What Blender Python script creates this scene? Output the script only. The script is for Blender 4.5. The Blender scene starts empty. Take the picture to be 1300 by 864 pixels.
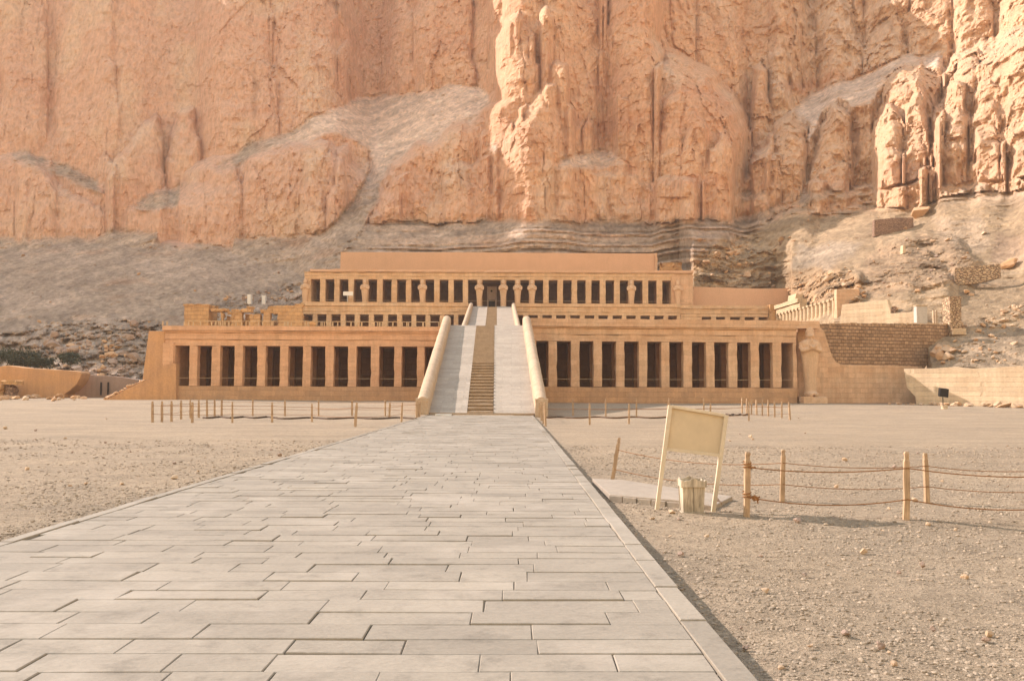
import bpy, bmesh, math, random
import numpy as np
from mathutils import Vector, Matrix, noise as mnoise
R = math.radians
random.seed(7)
sc = bpy.context.scene
# ------------------------------------------------------------------ camera
F = 1100.0; TILT = math.atan(63/1100.0); ROLL = R(0.25); CAMZ = 1.7
cam = bpy.data.cameras.new('camera'); camo = bpy.data.objects.new('camera', cam)
sc.collection.objects.link(camo); sc.camera = camo
cam.sensor_width = 36; cam.lens = F/1300*36; cam.clip_start = .05; cam.clip_end = 4000
fw = Vector((0, math.cos(TILT), math.sin(TILT)))
up0 = Vector((0, -math.sin(TILT), math.cos(TILT))); rt0 = Vector((1, 0, 0))
rt = rt0*math.cos(ROLL) + up0*math.sin(ROLL); up = up0*math.cos(ROLL) - rt0*math.sin(ROLL)
M = Matrix((rt, up, -fw)).transposed().to_4x4(); M.translation = (0, 0, CAMZ)
camo.matrix_world = M
# ------------------------------------------------------------------ light
SUN_EL = 31.0; SUN_BEHIND = 25.0      # sun from the left, this many degrees behind the facade line
el = R(SUN_EL); bh = R(SUN_BEHIND)
sdir = Vector((-math.cos(el)*math.cos(bh), math.cos(el)*math.sin(bh), math.sin(el)))
w = bpy.data.worlds.new('World'); sc.world = w; w.use_nodes = True
nt = w.node_tree; nt.nodes.clear()
sky = nt.nodes.new('ShaderNodeTexSky'); sky.sky_type = 'NISHITA'; sky.sun_disc = False
sky.sun_elevation = el; sky.sun_rotation = math.atan2(sdir.x, sdir.y)
sky.air_density = 3.6; sky.dust_density = 0.0; sky.ozone_density = 0.8
bg = nt.nodes.new('ShaderNodeBackground'); bg.inputs[1].default_value = 0.15
wo = nt.nodes.new('ShaderNodeOutputWorld')
sm = nt.nodes.new('ShaderNodeMix'); sm.data_type = 'RGBA'; sm.blend_type = 'MULTIPLY'; sm.inputs[0].default_value = 1
sm.inputs[7].default_value = (1.06, .935, 1.09, 1); nt.links.new(sky.outputs[0], sm.inputs[6]); nt.links.new(sm.outputs[2], bg.inputs[0]); nt.links.new(bg.outputs[0], wo.inputs[0])
sl = bpy.data.lights.new('sun', 'SUN'); sl.energy = 4.2; sl.angle = R(.5); sl.color = (1, .85, .76)
so = bpy.data.objects.new('sun', sl); sc.collection.objects.link(so)
so.rotation_euler = sdir.to_track_quat('Z', 'Y').to_euler()
so.location = (-60, 40, 80)
vs = sc.view_settings; vs.view_transform = 'Standard'; vs.look = 'None'; vs.gamma = 1
vs.use_curve_mapping = False; vs.exposure = 1.1
sc.render.engine = 'CYCLES'
sc.cycles.max_bounces = 8; sc.cycles.diffuse_bounces = 5
# ------------------------------------------------------------------ picture point -> world point
def ray(px, py):
    xc = (px-650)/F; yc = (432-py)/F
    v = rt*xc + up*yc + fw
    return v/v.y
def P(px, py, Y):
    v = ray(px, py); return Vector((v.x*Y, Y, CAMZ+v.z*Y))
def Z(px, py, Y): return P(px, py, Y).z
def X(px, Y, py=450): return P(px, py, Y).x
def sstep(a, b, x):
    t = np.clip((x-a)/(b-a), 0, 1); return t*t*(3-2*t)
HAZE = 0.00034
CW_L, CW_R = -5.66, 1.45       # causeway edges
def ground_z(x, y):
    side = -0.03 - 0.13*sstep(CW_R-1.5, CW_R-.8, x)
    rise = 0.62*sstep(50, 88, y)
    und = 0.05*np.sin(x*.21+1.3)*np.sin(y*.17) * sstep(8, 16, np.abs(x+2))
    bank = -0.07*sstep(2.2, 3.6, x)*(1-sstep(12.1, 12.9, y+.12*np.sin(x*2.1)))
    return side + rise + und + bank
def gp(px, py):
    v = ray(px, py); Y = 20.0
    for _ in range(60):
        z = float(ground_z(v.x*Y, Y)); Yn = (z-CAMZ)/v.z if v.z < -1e-4 else 90
        Y = .5*Y+.5*min(max(Yn, 2), 95)
    return Vector((v.x*Y, Y, float(ground_z(v.x*Y, Y))))
# ------------------------------------------------------------------ numpy noise
def _h(i, j, k, s):
    n = (i.astype(np.int64)*374761393 + j.astype(np.int64)*668265263 + k.astype(np.int64)*2147483647 + s*1274126177) & 0xffffffff
    n = ((n ^ (n >> 13))*1274126177) & 0xffffffff
    n = n ^ (n >> 16)
    return (n & 0xffffff)/float(0xffffff)*2-1
def vn(x, y, z, s=0):
    xi, yi, zi = np.floor(x), np.floor(y), np.floor(z)
    fx, fy, fz = x-xi, y-yi, z-zi
    fx = fx*fx*(3-2*fx); fy = fy*fy*(3-2*fy); fz = fz*fz*(3-2*fz)
    r = 0
    for a in (0, 1):
        for b in (0, 1):
            for c in (0, 1):
                r = r + _h(xi+a, yi+b, zi+c, s)*(fx if a else 1-fx)*(fy if b else 1-fy)*(fz if c else 1-fz)
    return r
def fbm(x, y, z, s=0, o=4, g=.5):
    r = 0; a = 1
    for i in range(o):
        r = r + a*vn(x, y, z, s+i*17); x = x*2.03+3.1; y = y*2.03+1.7; z = z*2.03+5.3; a *= g
    return r
def ridged(x, y, z, s=0, o=3, g=.5):
    r = 0; a = 1
    for i in range(o):
        r = r + a*(1-np.abs(vn(x, y, z, s+i*13))*2); x = x*2.1+3.1; y = y*2.1; z = z*2.1+5.3; a *= g
    return r
def worley(x, y, s=0):
    xi, yi = np.floor(x), np.floor(y); f1 = np.full(x.shape, 9.); f2 = f1.copy(); idv = np.zeros(x.shape); tx = idv.copy(); ty = idv.copy()
    z0 = np.zeros(x.shape)
    for a in (-1, 0, 1):
        for b in (-1, 0, 1):
            cx, cy = xi+a, yi+b; px = cx+.5+.45*_h(cx, cy, z0, s); py = cy+.5+.45*_h(cx, cy, z0, s+7)
            d = np.hypot(x-px, y-py); c = d < f1
            f2 = np.where(c, f1, np.minimum(f2, d)); f1 = np.where(c, d, f1)
            idv = np.where(c, _h(cx, cy, z0, s+13), idv); tx = np.where(c, x-px, tx); ty = np.where(c, y-py, ty)
    return idv, f2-f1, tx, ty
# ------------------------------------------------------------------ materials
def NT(name):
    m = bpy.data.materials.new(name); m.use_nodes = True
    t = m.node_tree; b = t.nodes['Principled BSDF']; b.inputs['Roughness'].default_value = .92
    b.inputs['Specular IOR Level'].default_value = .15
    return m, t, b
def nd(t, typ, **kw):
    n = t.nodes.new(typ)
    for k, v in kw.items(): setattr(n, k, v)
    return n
def mix(t, fac, a, b, typ='MIX'):
    n = nd(t, 'ShaderNodeMix', data_type='RGBA', blend_type=typ)
    for i, v in ((0, fac), (6, a), (7, b)):
        if hasattr(v, 'links') or isinstance(v, bpy.types.NodeSocket): t.links.new(v, n.inputs[i])
        else: n.inputs[i].default_value = v if i == 0 else (*v, 1) if len(v) == 3 else v
    return n.outputs[2]
def noise_node(t, vec, scale, detail=6, rough=.6):
    n = nd(t, 'ShaderNodeTexNoise'); n.inputs['Scale'].default_value = scale
    n.inputs['Detail'].default_value = detail; n.inputs['Roughness'].default_value = rough
    t.links.new(vec, n.inputs['Vector']); return n.outputs['Fac']
def ramp(t, fac, pts):
    n = nd(t, 'ShaderNodeValToRGB'); e = n.color_ramp.elements
    while len(e) < len(pts): e.new(.5)
    for i, (p, c) in enumerate(pts):
        e[i].position = p; e[i].color = (c, c, c, 1) if isinstance(c, (int, float)) else (*c, 1)
    t.links.new(fac, n.inputs[0]); return n.outputs[0]
def scaled(t, vec, s):
    n = nd(t, 'ShaderNodeMapping'); n.inputs['Scale'].default_value = s
    t.links.new(vec, n.inputs['Vector']); return n.outputs[0]
def bump(t, b, h, dist=.02, strength=1.0, prev=None):
    n = nd(t, 'ShaderNodeBump'); n.inputs['Distance'].default_value = dist; n.inputs['Strength'].default_value = strength
    t.links.new(h, n.inputs['Height'])
    if prev is not None: t.links.new(prev, n.inputs['Normal'])
    t.links.new(n.outputs[0], b.inputs['Normal']); return n.outputs[0]
def stone(name, col, course=.0, dark=.82, var=.35, bsc=.03, width=1.1, mortar=.02, hue=None, vstreak=.25, stain=None, plan=False):
    """weathered masonry; world-space texture so every block differs"""
    m, t, b = NT(name)
    pos = nd(t, 'ShaderNodeNewGeometry').outputs['Position']
    c2 = hue or tuple(v*.72 for v in col)
    n1 = noise_node(t, pos, .55, 6, .62)
    f1 = ramp(t, n1, [(.35, 0), (.65, 1)])
    base = mix(t, f1, col, tuple(c*(1-var)+d*var for c, d in zip(col, c2)))
    n2 = noise_node(t, pos, 6, 8, .7)
    base = mix(t, .5, base, ramp(t, n2, [(.3, .62), (.6, 1.0), (.8, 1.12)]), 'MULTIPLY')
    st = noise_node(t, scaled(t, pos, (2.2, 2.2, .22)), 1.0, 5, .6)
    base = mix(t, vstreak, base, ramp(t, st, [(.38, .6), (.6, 1.08)]), 'MULTIPLY')
    if stain:   # level wash line of paler/greyer salts low on the wall
        n4 = noise_node(t, pos, .35, 5, .65)
        base = mix(t, ramp(t, n4, [(.5, 0), (.62, .7)]), base, stain)
    h = n2
    if course:
        sx = nd(t, 'ShaderNodeSeparateXYZ'); t.links.new(pos, sx.inputs[0])
        ad = nd(t, 'ShaderNodeMath', operation='ADD'); t.links.new(sx.outputs[0], ad.inputs[0]); t.links.new(sx.outputs[1], ad.inputs[1])
        cb = nd(t, 'ShaderNodeCombineXYZ'); t.links.new(ad.outputs[0], cb.inputs[0]); (t.links.new(sx.outputs[0], cb.inputs[0]), t.links.new(sx.outputs[1], cb.inputs[1])) if plan else t.links.new(sx.outputs[2], cb.inputs[1])
        wob = nd(t, 'ShaderNodeMix', data_type='VECTOR'); wob.inputs[0].default_value = .15 if name == 'mud_brick' else .06
        nc = nd(t, 'ShaderNodeTexNoise'); nc.inputs['Scale'].default_value = 1.3; nc.inputs['Detail'].default_value = 4; t.links.new(pos, nc.inputs['Vector'])
        t.links.new(cb.outputs[0], wob.inputs[4]); t.links.new(nc.outputs['Color'], wob.inputs[5])
        br = nd(t, 'ShaderNodeTexBrick'); t.links.new(wob.outputs[1], br.inputs['Vector'])
        br.inputs['Color1'].default_value = (1, 1, 1, 1); br.inputs['Color2'].default_value = (.62, .60, .58, 1) if name == 'mud_brick' else (.84, .84, .84, 1)
        br.inputs['Mortar'].default_value = (dark, dark, dark, 1)
        br.inputs['Scale'].default_value = 1; br.inputs['Brick Width'].default_value = width
        br.inputs['Row Height'].default_value = course; br.inputs['Mortar Size'].default_value = mortar
        br.inputs['Mortar Smooth'].default_value = .6
        base = mix(t, 1.0, base, br.outputs['Color'], 'MULTIPLY')
        mh = nd(t, 'ShaderNodeMath', operation='MULTIPLY_ADD'); t.links.new(br.outputs['Fac'], mh.inputs[0])
        mh.inputs[1].default_value = -.9; t.links.new(n2, mh.inputs[2]); h = mh.outputs[0]
    t.links.new(base, b.inputs['Base Color'])
    bump(t, b, h, bsc)
    return m
def rubble_mat(name, c1, c2, mort, sc_=3.0, bd=.12):
    m, t, b = NT(name); pos = nd(t, 'ShaderNodeNewGeometry').outputs['Position']
    v = nd(t, 'ShaderNodeTexVoronoi'); v.inputs['Scale'].default_value = sc_; t.links.new(scaled(t, pos, (1, 1, 1.6)), v.inputs['Vector'])
    v2 = nd(t, 'ShaderNodeTexVoronoi', feature='DISTANCE_TO_EDGE'); v2.inputs['Scale'].default_value = sc_; t.links.new(scaled(t, pos, (1, 1, 1.6)), v2.inputs['Vector'])
    sep = nd(t, 'ShaderNodeSeparateColor'); t.links.new(v.outputs['Color'], sep.inputs[0])
    col = mix(t, sep.outputs[0], c1, c2)
    e = ramp(t, v2.outputs['Distance'], [(.0, 0), (.12, 1)])
    col = mix(t, e, mort, col)
    col = mix(t, .4, col, ramp(t, noise_node(t, pos, 9), [(.3, .6), (.7, 1.1)]), 'MULTIPLY')
    t.links.new(col, b.inputs['Base Color']); bump(t, b, e, bd); return m
def plain(name, col, rough=.9, nsc=25, var=.25, bd=.004, grain=None):
    m, t, b = NT(name); b.inputs['Roughness'].default_value = rough
    pos = nd(t, 'ShaderNodeNewGeometry').outputs['Position']
    vec = scaled(t, pos, grain) if grain else pos
    n = noise_node(t, vec, nsc, 6, .65)
    c = mix(t, 1.0, col, ramp(t, n, [(.3, 1-var), (.7, 1+var*.3)]), 'MULTIPLY')
    n2 = noise_node(t, pos, nsc*.12, 4)
    c = mix(t, .6, c, ramp(t, n2, [(.3, 1-var), (.7, 1.05)]), 'MULTIPLY')
    t.links.new(c, b.inputs['Base Color']); bump(t, b, n, bd); return m
MT = dict(
 left = stone('ochre_plaster_left', (.71, .42, .255), .42, .93, .35, .02, 1.3, hue=(.68, .45, .29)),
 plinth = stone('plinth_stone', (.58, .35, .20), .5, .9, .5, .02, 1.4, hue=(.40, .27, .18)),
 right = stone('ochre_stone_right', (.70, .48, .32), .5, .88, .4, .02, 1.2, hue=(.55, .29, .15)),
 upper = stone('yellow_limestone', (.75, .53, .34), .45, .88, .45, .03, 1.0, hue=(.60, .33, .15)),
 uwall = stone('tan_render', (.64, .41, .27), .0, .9, .45, .01, hue=(.54, .35, .23), vstreak=.06),
 pale = stone('pale_limestone', (.64, .48, .31), .4, .93, .3, .03, .9),
 lit = stone('cream_block_wall', (.72, .57, .40), .42, .93, .5, .03, .9, hue=(.50, .35, .22)),
 rampst = stone('ramp_paving', (.44, .375, .305), .55, .88, .5, .02, 1.3, .015, hue=(.37, .31, .25), vstreak=.1, plan=True),
 parapet = stone('parapet_render', (.52, .40, .285), .0, .9, .6, .04, hue=(.43, .31, .21)),
 stairs = stone('stair_stone', (.42, .32, .23), .0, .9, .3, .02),
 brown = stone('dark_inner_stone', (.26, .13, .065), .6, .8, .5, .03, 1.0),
 granite = stone('pink_granite', (.50, .38, .32), .0, .9, .3, .02),
 statue = stone('statue_limestone', (.64, .45, .30), .0, .9, .4, .03, hue=(.55, .33, .2), vstreak=.3),
 brick = stone('mud_brick', (.56, .37, .235), .31, .5, .5, .12, .55, .045, hue=(.36, .22, .13)),
 ruin = stone('ruin_block', (.66, .40, .19), .55, .78, .5, .05, .9, .03, hue=(.50, .28, .14)),
 rough = rubble_mat('rough_fieldstone', (.62, .46, .30), (.42, .28, .18), (.20, .13, .08), 2.6),
 roughd = rubble_mat('reddish_fieldstone', (.46, .30, .215), (.36, .23, .165), (.20, .13, .09), 3.2),
 mud = stone('mud_plaster', (.58, .33, .165), .0, .9, .5, .03, hue=(.44, .27, .17)),
 mudg = stone('grey_mud', (.36, .26, .21), .0, .9, .5, .03),
 floor = stone('terrace_floor', (.50, .40, .30), .0, .9, .3, .02),
 wood = plain('weathered_wood', (.50, .35, .225), .8, 30, .4, .003, (1, 1, .12)),
 wood2 = plain('grey_brown_wood', (.40, .27, .17), .85, 30, .5, .003, (1, 1, .12)),
 paint = plain('cream_paint', (.62, .53, .40), .6, 14, .12, .001),
 board = plain('faded_board', (.58, .475, .335), .7, 5, .10, .0005),
 binw = plain('bin_wood', (.62, .53, .41), .75, 18, .6, .003, (1, 1, .15)),
 litter = plain('bin_litter', (.30, .20, .12), .9, 20, .6, .02),
 rope = plain('rusty_rope', (.34, .17, .075), .9, 60, .5, .003),
 white = plain('white_paint', (.78, .76, .72), .5, 10, .1, .001),
 offwhite = plain('dimmed_white_paint', (.52, .48, .44), .6, 8, .2, .001),  # white dimmed to a pale grey
 black = plain('black_enamel', (.02, .018, .018), .5, 10, .2, .001),
 slab = stone('slab_concrete', (.37, .31, .25), .0, .9, .4, .01, vstreak=0),
 rockm = stone('loose_rock', (.56, .42, .29), .0, .9, .6, .04, hue=(.45, .28, .17), vstreak=0),
 rockg = stone('grey_rock', (.34, .265, .215), .0, .9, .7, .05, hue=(.40, .26, .19), vstreak=0),
 rocko = stone('orange_rock', (.58, .36, .20), .0, .9, .6, .05, hue=(.45, .30, .2), vstreak=0),
 hose = plain('dark_hose', (.12, .08, .055), .8, 20, .3, .002),
)
def leaf_mat():
    m, t, b = NT('dusty_leaf'); pos = nd(t, 'ShaderNodeNewGeometry').outputs['Position']
    t.links.new(mix(t, noise_node(t, pos, 2.5), (.035, .045, .03), (.075, .08, .05)), b.inputs['Base Color']); return m
MT['leaf'] = leaf_mat()
# ------------------------------------------------------------------ object helpers
COL = sc.collection
def tag(o, label=None, cat=None, group=None, kind=None):
    if label: o['label'] = label
    if cat: o['category'] = cat
    if group: o['group'] = group
    if kind: o['kind'] = kind
    return o
def thing(name, label, cat, loc, group=None, rz=0):
    o = bpy.data.objects.new(name, None); COL.objects.link(o); o.location = loc; o.rotation_euler = (0, 0, rz)
    o.empty_display_size = .3
    return tag(o, label, cat, group)
def wloc(p):
    v = Vector((0, 0, 0))
    while p is not None: v = v+p.location; p = p.parent
    return v
class MB:
    def __init__(s): s.v = []; s.f = []
    def add(s, vs_, fs):
        n = len(s.v); s.v += [tuple(v) for v in vs_]; s.f += [tuple(i+n for i in f) for f in fs]; return s
    def hexa(s, p):   # 8 corners: bottom 4 ccw, top 4 ccw
        return s.add(p, [(3, 2, 1, 0), (4, 5, 6, 7), (0, 1, 5, 4), (1, 2, 6, 5), (2, 3, 7, 6), (3, 0, 4, 7)])
    def box(s, x0, x1, y0, y1, z0, z1):
        return s.hexa([(x0, y0, z0), (x1, y0, z0), (x1, y1, z0), (x0, y1, z0), (x0, y0, z1), (x1, y0, z1), (x1, y1, z1), (x0, y1, z1)])
    def rbox(s, x0, x1, y0, y1, z0, z1, cell=.8, jit=.02, seed=0, taper=0):
        """box with gridded, slightly eroded faces"""
        rg = random.Random(seed*7919+int(x0*31)+int(z0*17))
        nx, ny, nz = [max(1, min(60, int(abs(d)/cell+.5))) for d in (x1-x0, y1-y0, z1-z0)]
        idx = {}; vs_ = []
        def V(i, j, k):
            key = (i, j, k)
            if key not in idx:
                idx[key] = len(vs_)
                e = (i in (0, nx))+(j in (0, ny))+(k in (0, nz))
                q = jit*(1.6 if e >= 2 else .8)
                tz = k/nz; cx = (x0+x1)/2
                xx = x0+(x1-x0)*i/nx; xx = cx+(xx-cx)*(1-taper*tz)
                sx = (i == 0)-(i == nx); sy = (j == 0)-(j == ny); sz = -(k == nz)
                a = abs(rg.gauss(0, q))
                vs_.append((xx+sx*a, y0+(y1-y0)*j/ny+sy*a+rg.uniform(-jit, jit)*.3, z0+(z1-z0)*k/nz+sz*a*.8))
            return idx[key]
        fs = []
        for i in range(nx):
            for k in range(nz):
                fs.append((V(i, 0, k), V(i+1, 0, k), V(i+1, 0, k+1), V(i, 0, k+1)))
                fs.append((V(i+1, ny, k), V(i, ny, k), V(i, ny, k+1), V(i+1, ny, k+1)))
        for j in range(ny):
            for k in range(nz):
                fs.append((V(0, j+1, k), V(0, j, k), V(0, j, k+1), V(0, j+1, k+1)))
                fs.append((V(nx, j, k), V(nx, j+1, k), V(nx, j+1, k+1), V(nx, j, k+1)))
        for i in range(nx):
            for j in range(ny):
                fs.append((V(i, j, nz), V(i+1, j, nz), V(i+1, j+1, nz), V(i, j+1, nz)))
                fs.append((V(i, j+1, 0), V(i+1, j+1, 0), V(i+1, j, 0), V(i, j, 0)))
        return s.add(vs_, fs)
    def prism(s, pts, d):   # planar polygon pts (Vectors) extruded by vector d
        n = len(pts); d = Vector(d)
        a = [Vector(p) for p in pts]; b = [p+d for p in a]
        fs = [tuple(range(n)), tuple(range(2*n-1, n-1, -1))]
        for i in range(n): j = (i+1) % n; fs.append((i, i+n, j+n, j)[::-1][::-1])
        return s.add(a+b, fs)
    def tube(s, pts, r, n=6, cap=True):
        pts = [Vector(p) for p in pts]; vs_ = []; fs = []
        rr = r if isinstance(r, (list, tuple)) else [r]*len(pts)
        for i, p in enumerate(pts):
            t = (pts[min(i+1, len(pts)-1)]-pts[max(i-1, 0)]).normalized()
            a = t.orthogonal().normalized() if abs(t.z) > .9 else t.cross(Vector((0, 0, 1))).normalized()
            b = t.cross(a)
            for k in range(n):
                q = 2*math.pi*k/n; vs_.append(p+(a*math.cos(q)+b*math.sin(q))*rr[i])
        for i in range(len(pts)-1):
            for k in range(n):
                k2 = (k+1) % n; fs.append((i*n+k, i*n+k2, (i+1)*n+k2, (i+1)*n+k))
        if cap: fs += [tuple(range(n))[::-1], tuple(range((len(pts)-1)*n, len(pts)*n))]
        return s.add(vs_, fs)
    def bar(s, a, b, w, d, side=Vector((1, 0, 0))):   # rectangular bar from a to b
        a = Vector(a); b = Vector(b); t = (b-a).normalized(); u = (side-t*side.dot(t)).normalized(); v = t.cross(u)
        q = [a+u*(sx*w/2)+v*(sy*d/2) for sx, sy in ((-1, -1), (1, -1), (1, 1), (-1, 1))]
        q2 = [p+(b-a) for p in q]
        return s.hexa(q+q2)
    def build(s, name, mat, parent=None, smooth=False, bevel=0, label=None):
        me = bpy.data.meshes.new(name); o = bpy.data.objects.new(name, me); COL.objects.link(o)
        off = wloc(parent) if parent else Vector((0, 0, 0))
        if parent:
            o.parent = parent; org = Vector((0, 0, 0))
        else:
            a = np.array(s.v); org = Vector((float(a[:, 0].mean()), float(a[:, 1].mean()), float(a[:, 2].min()))); o.location = org; off = org
        rzm = None
        if parent and abs(parent.rotation_euler.z) > 1e-6: rzm = Matrix.Rotation(-parent.rotation_euler.z, 3, 'Z')
        vv = [(Vector(v)-off) for v in s.v]
        if rzm: vv = [rzm @ v for v in vv]
        me.from_pydata([tuple(v) for v in vv], [], s.f); me.materials.append(mat)
        bm = bmesh.new(); bm.from_mesh(me); bmesh.ops.recalc_face_normals(bm, faces=bm.faces)
        if bevel: bmesh.ops.bevel(bm, geom=bm.edges[:], offset=bevel, segments=2, affect='EDGES', profile=.6)
        bm.to_mesh(me); bm.free()
        if smooth: me.shade_smooth()
        if label: o['label'] = label
        return o
def np_mesh(name, verts, faces, mat):
    me = bpy.data.meshes.new(name)
    me.vertices.add(len(verts)); me.vertices.foreach_set('co', verts.astype(np.float32).ravel())
    nf, k = faces.shape
    me.loops.add(nf*k); me.loops.foreach_set('vertex_index', faces.astype(np.int32).ravel())
    me.polygons.add(nf); me.polygons.foreach_set('loop_start', np.arange(0, nf*k, k, dtype=np.int32))
    me.polygons.foreach_set('loop_total', np.full(nf, k, dtype=np.int32))
    me.update(calc_edges=True); me.validate()
    me.shade_flat(); me.materials.append(mat); o = bpy.data.objects.new(name, me); COL.objects.link(o); return o
# =================================================================== GROUND
def ground_mat():
    m, t, b = NT('desert_sand'); pos = nd(t, 'ShaderNodeNewGeometry').outputs['Position']
    n1 = noise_node(t, pos, .28, 6, .6); n2 = noise_node(t, pos, 2.2, 8, .7); n3 = noise_node(t, pos, 38, 4, .75)
    c = mix(t, ramp(t, n1, [(.38, 0), (.62, 1)]), (.40, .308, .215), (.345, .27, .193))
    c = mix(t, .55, c, ramp(t, n2, [(.3, .70), (.55, 1.0), (.75, 1.12)]), 'MULTIPLY')
    c = mix(t, .75, c, ramp(t, n3, [(.33, .55), (.5, .98), (.7, 1.18)]), 'MULTIPLY')
    v = nd(t, 'ShaderNodeTexVoronoi'); v.inputs['Scale'].default_value = 26; t.links.new(pos, v.inputs['Vector'])
    sp = nd(t, 'ShaderNodeSeparateColor'); t.links.new(v.outputs['Color'], sp.inputs[0])
    c = mix(t, .5, c, ramp(t, sp.outputs[0], [(0, .68), (.4, .98), (.9, 1.0), (1, 1.25)]), 'MULTIPLY')
    n5 = noise_node(t, pos, 7, 5, .8)
    c = mix(t, .8, c, ramp(t, n5, [(.32, .62), (.5, 1.0), (.68, 1.22)]), 'MULTIPLY')
    v3 = nd(t, 'ShaderNodeTexVoronoi'); v3.inputs['Scale'].default_value = 5.5; t.links.new(pos, v3.inputs['Vector'])
    c = mix(t, .8, c, ramp(t, v3.outputs['Distance'], [(.0, .45), (.13, .7), (.2, 1.0)]), 'MULTIPLY')
    trk = noise_node(t, scaled(t, pos, (.12, .6, 1)), 1, 5, .65)
    c = mix(t, .6, c, ramp(t, trk, [(.35, .78), (.5, 1.0), (.65, 1.1)]), 'MULTIPLY')
    t.links.new(c, b.inputs['Base Color'])
    pr = bump(t, b, n2, .06); pr = bump(t, b, n5, .04, 1, pr); pr = bump(t, b, n3, .02, 1, pr); bump(t, b, v.outputs['Distance'], .012, .8, pr)
    return m
def grid_axis(segs):
    out = []
    for a, b, st in segs: out += list(np.arange(a, b, st))
    out.append(segs[-1][1]); return np.array(out)
gx = grid_axis([(-420, -60, 20), (-60, -12, 1.0), (-12, 14, .12), (14, 60, 1.0), (60, 420, 20)])
gy = grid_axis([(-60, 3, 6), (3, 24, .12), (24, 60, .5), (60, 110, 1.0), (110, 260, 10)])
GX, GY = np.meshgrid(gx, gy)
GZ = ground_z(GX, GY)
near = 1-sstep(24, 40, GY)
GZ = GZ + near*(.018*fbm(GX*.9, GY*.9, GX*0, 3, 4)+.010*fbm(GX*5, GY*5, GX*0, 9, 2))
inside = (GX > CW_L+.1) & (GX < CW_R-.1) & (GY < 58)
GZ = np.where(inside, -0.25, GZ)
edge = np.exp(-((GX-CW_L+.1)/.25)**2)*near; GZ = GZ-.02*edge
n0, n1_ = GX.shape
idx = np.arange(n0*n1_).reshape(n0, n1_)
fc = np.stack([idx[:-1, :-1], idx[:-1, 1:], idx[1:, 1:], idx[1:, :-1]], -1).reshape(-1, 4)
g = np_mesh('ground', np.stack([GX, GY, GZ], -1).reshape(-1, 3), fc, ground_mat()); g.data.shade_smooth(); tag(g, kind='structure')
# causeway -----------------------------------------------------------
def tile_mat():
    m, t, b = NT('causeway_paving'); pos = nd(t, 'ShaderNodeNewGeometry').outputs['Position']
    at = nd(t, 'ShaderNodeAttribute'); at.attribute_name = 'tint'
    n1 = noise_node(t, pos, 1.1, 6, .6); n2 = noise_node(t, pos, 24, 6, .7)
    c = mix(t, ramp(t, n1, [(.35, 0), (.65, 1)]), (.30, .26, .21), (.262, .228, .186))
    c = mix(t, .8, c, at.outputs['Color'], 'MULTIPLY')
    c = mix(t, .5, c, ramp(t, n2, [(.3, .78), (.6, 1.05)]), 'MULTIPLY')
    dk = noise_node(t, pos, 3.2, 6, .7); c = mix(t, .7, c, ramp(t, dk, [(.34, .72), (.46, 1.0), (.7, 1.06)]), 'MULTIPLY')
    st = noise_node(t, pos, .5, 4, .7)
    c = mix(t, ramp(t, st, [(.52, 0), (.66, .6)]), c, (.38, .33, .275))
    t.links.new(c, b.inputs['Base Color']); b.inputs['Roughness'].default_value = .8
    pr = bump(t, b, n2, .004); bump(t, b, noise_node(t, scaled(t, pos, (1, 3, 1)), 5, 3), .012, 1, pr); return m
tm = tile_mat()
def paving(name, x0, x1, y0, y1, rows, lens, top, kind='structure', skew=0.0):
    rg = random.Random(3); V = []; Fc = []; T = []
    y = y0
    while y < y1-.05:
        h = rg.uniform(*rows); h = min(h, y1-y); x = x0+rg.uniform(-1.0, 0)
        while x < x1:
            L = rg.uniform(*lens); a = max(x, x0); bx = min(x+L, x1)
            if x1-bx < .25: bx = x1
            if bx-a > .12:
                gpw = rg.choice([.002, .003, .003, .005, .008]); gpy = rg.choice([.003, .004, .007, .011]); bv = .006
                z = top+rg.gauss(0, .003); tx = rg.gauss(0, .0016); ty = rg.gauss(0, .0022)
                xa, xb, ya, yb = a+gpw, bx-gpw*.4, y+gpy, y+h-gpy*.4
                ym = rg.gauss(0, .006); n = len(V)
                cs = [(xa, ya+ym), (xb, ya+ym*.3), (xb+rg.gauss(0, .004), yb), (xa+rg.gauss(0, .004), yb)]
                sk = lambda X_, Y_: Y_+skew*(X_-x0)
                cx, cy = (xa+xb)/2, (ya+yb)/2
                for q in range(3):
                    for (u, v) in cs:
                        ins = bv if q == 2 else 0
                        uu = u+(ins if u < cx else -ins); vv = v+(ins if v < cy else -ins)
                        zz = (top-.14, z-bv, z)[q]
                        if q: zz += tx*(uu-cx)/.6+ty*(vv-cy)/.2
                        V.append((uu, sk(uu, vv), zz))
                for q in (0, 4):
                    for k in range(4): k2 = (k+1) % 4; Fc.append((n+q+k, n+q+k2, n+q+4+k2, n+q+4+k))
                Fc.append((n+8, n+9, n+10, n+11))
                T += [1+rg.gauss(0, .065)]*9
            x += L
            if bx >= x1: break
        y += h
    o = np_mesh(name, np.array(V), np.array(Fc), tm)
    at = o.data.attributes.new('tint', 'FLOAT_COLOR', 'FACE')
    c = np.ones((len(Fc), 4), np.float32); c[:, :3] = np.array(T)[:, None]; at.data.foreach_set('color', c.ravel())
    if kind: tag(o, kind=kind)
    return o
paving('causeway', CW_L+.16, CW_R-.2, -4, 58.1, (.29, .41), (.55, 1.35), 0.0, skew=.012)
mb = MB(); mb.box(CW_L+.05, CW_R-.05, -4, 58.2, -.3, -.02); tag(mb.build('causeway_bed', plain('joint_sand', (.30, .235, .17), .9, 20, .4, .004)), kind='structure')
paving('kerb_strip', CW_R-.2, CW_R, -4, 58.1, (.9, 1.5), (5, 6), .012)
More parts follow.
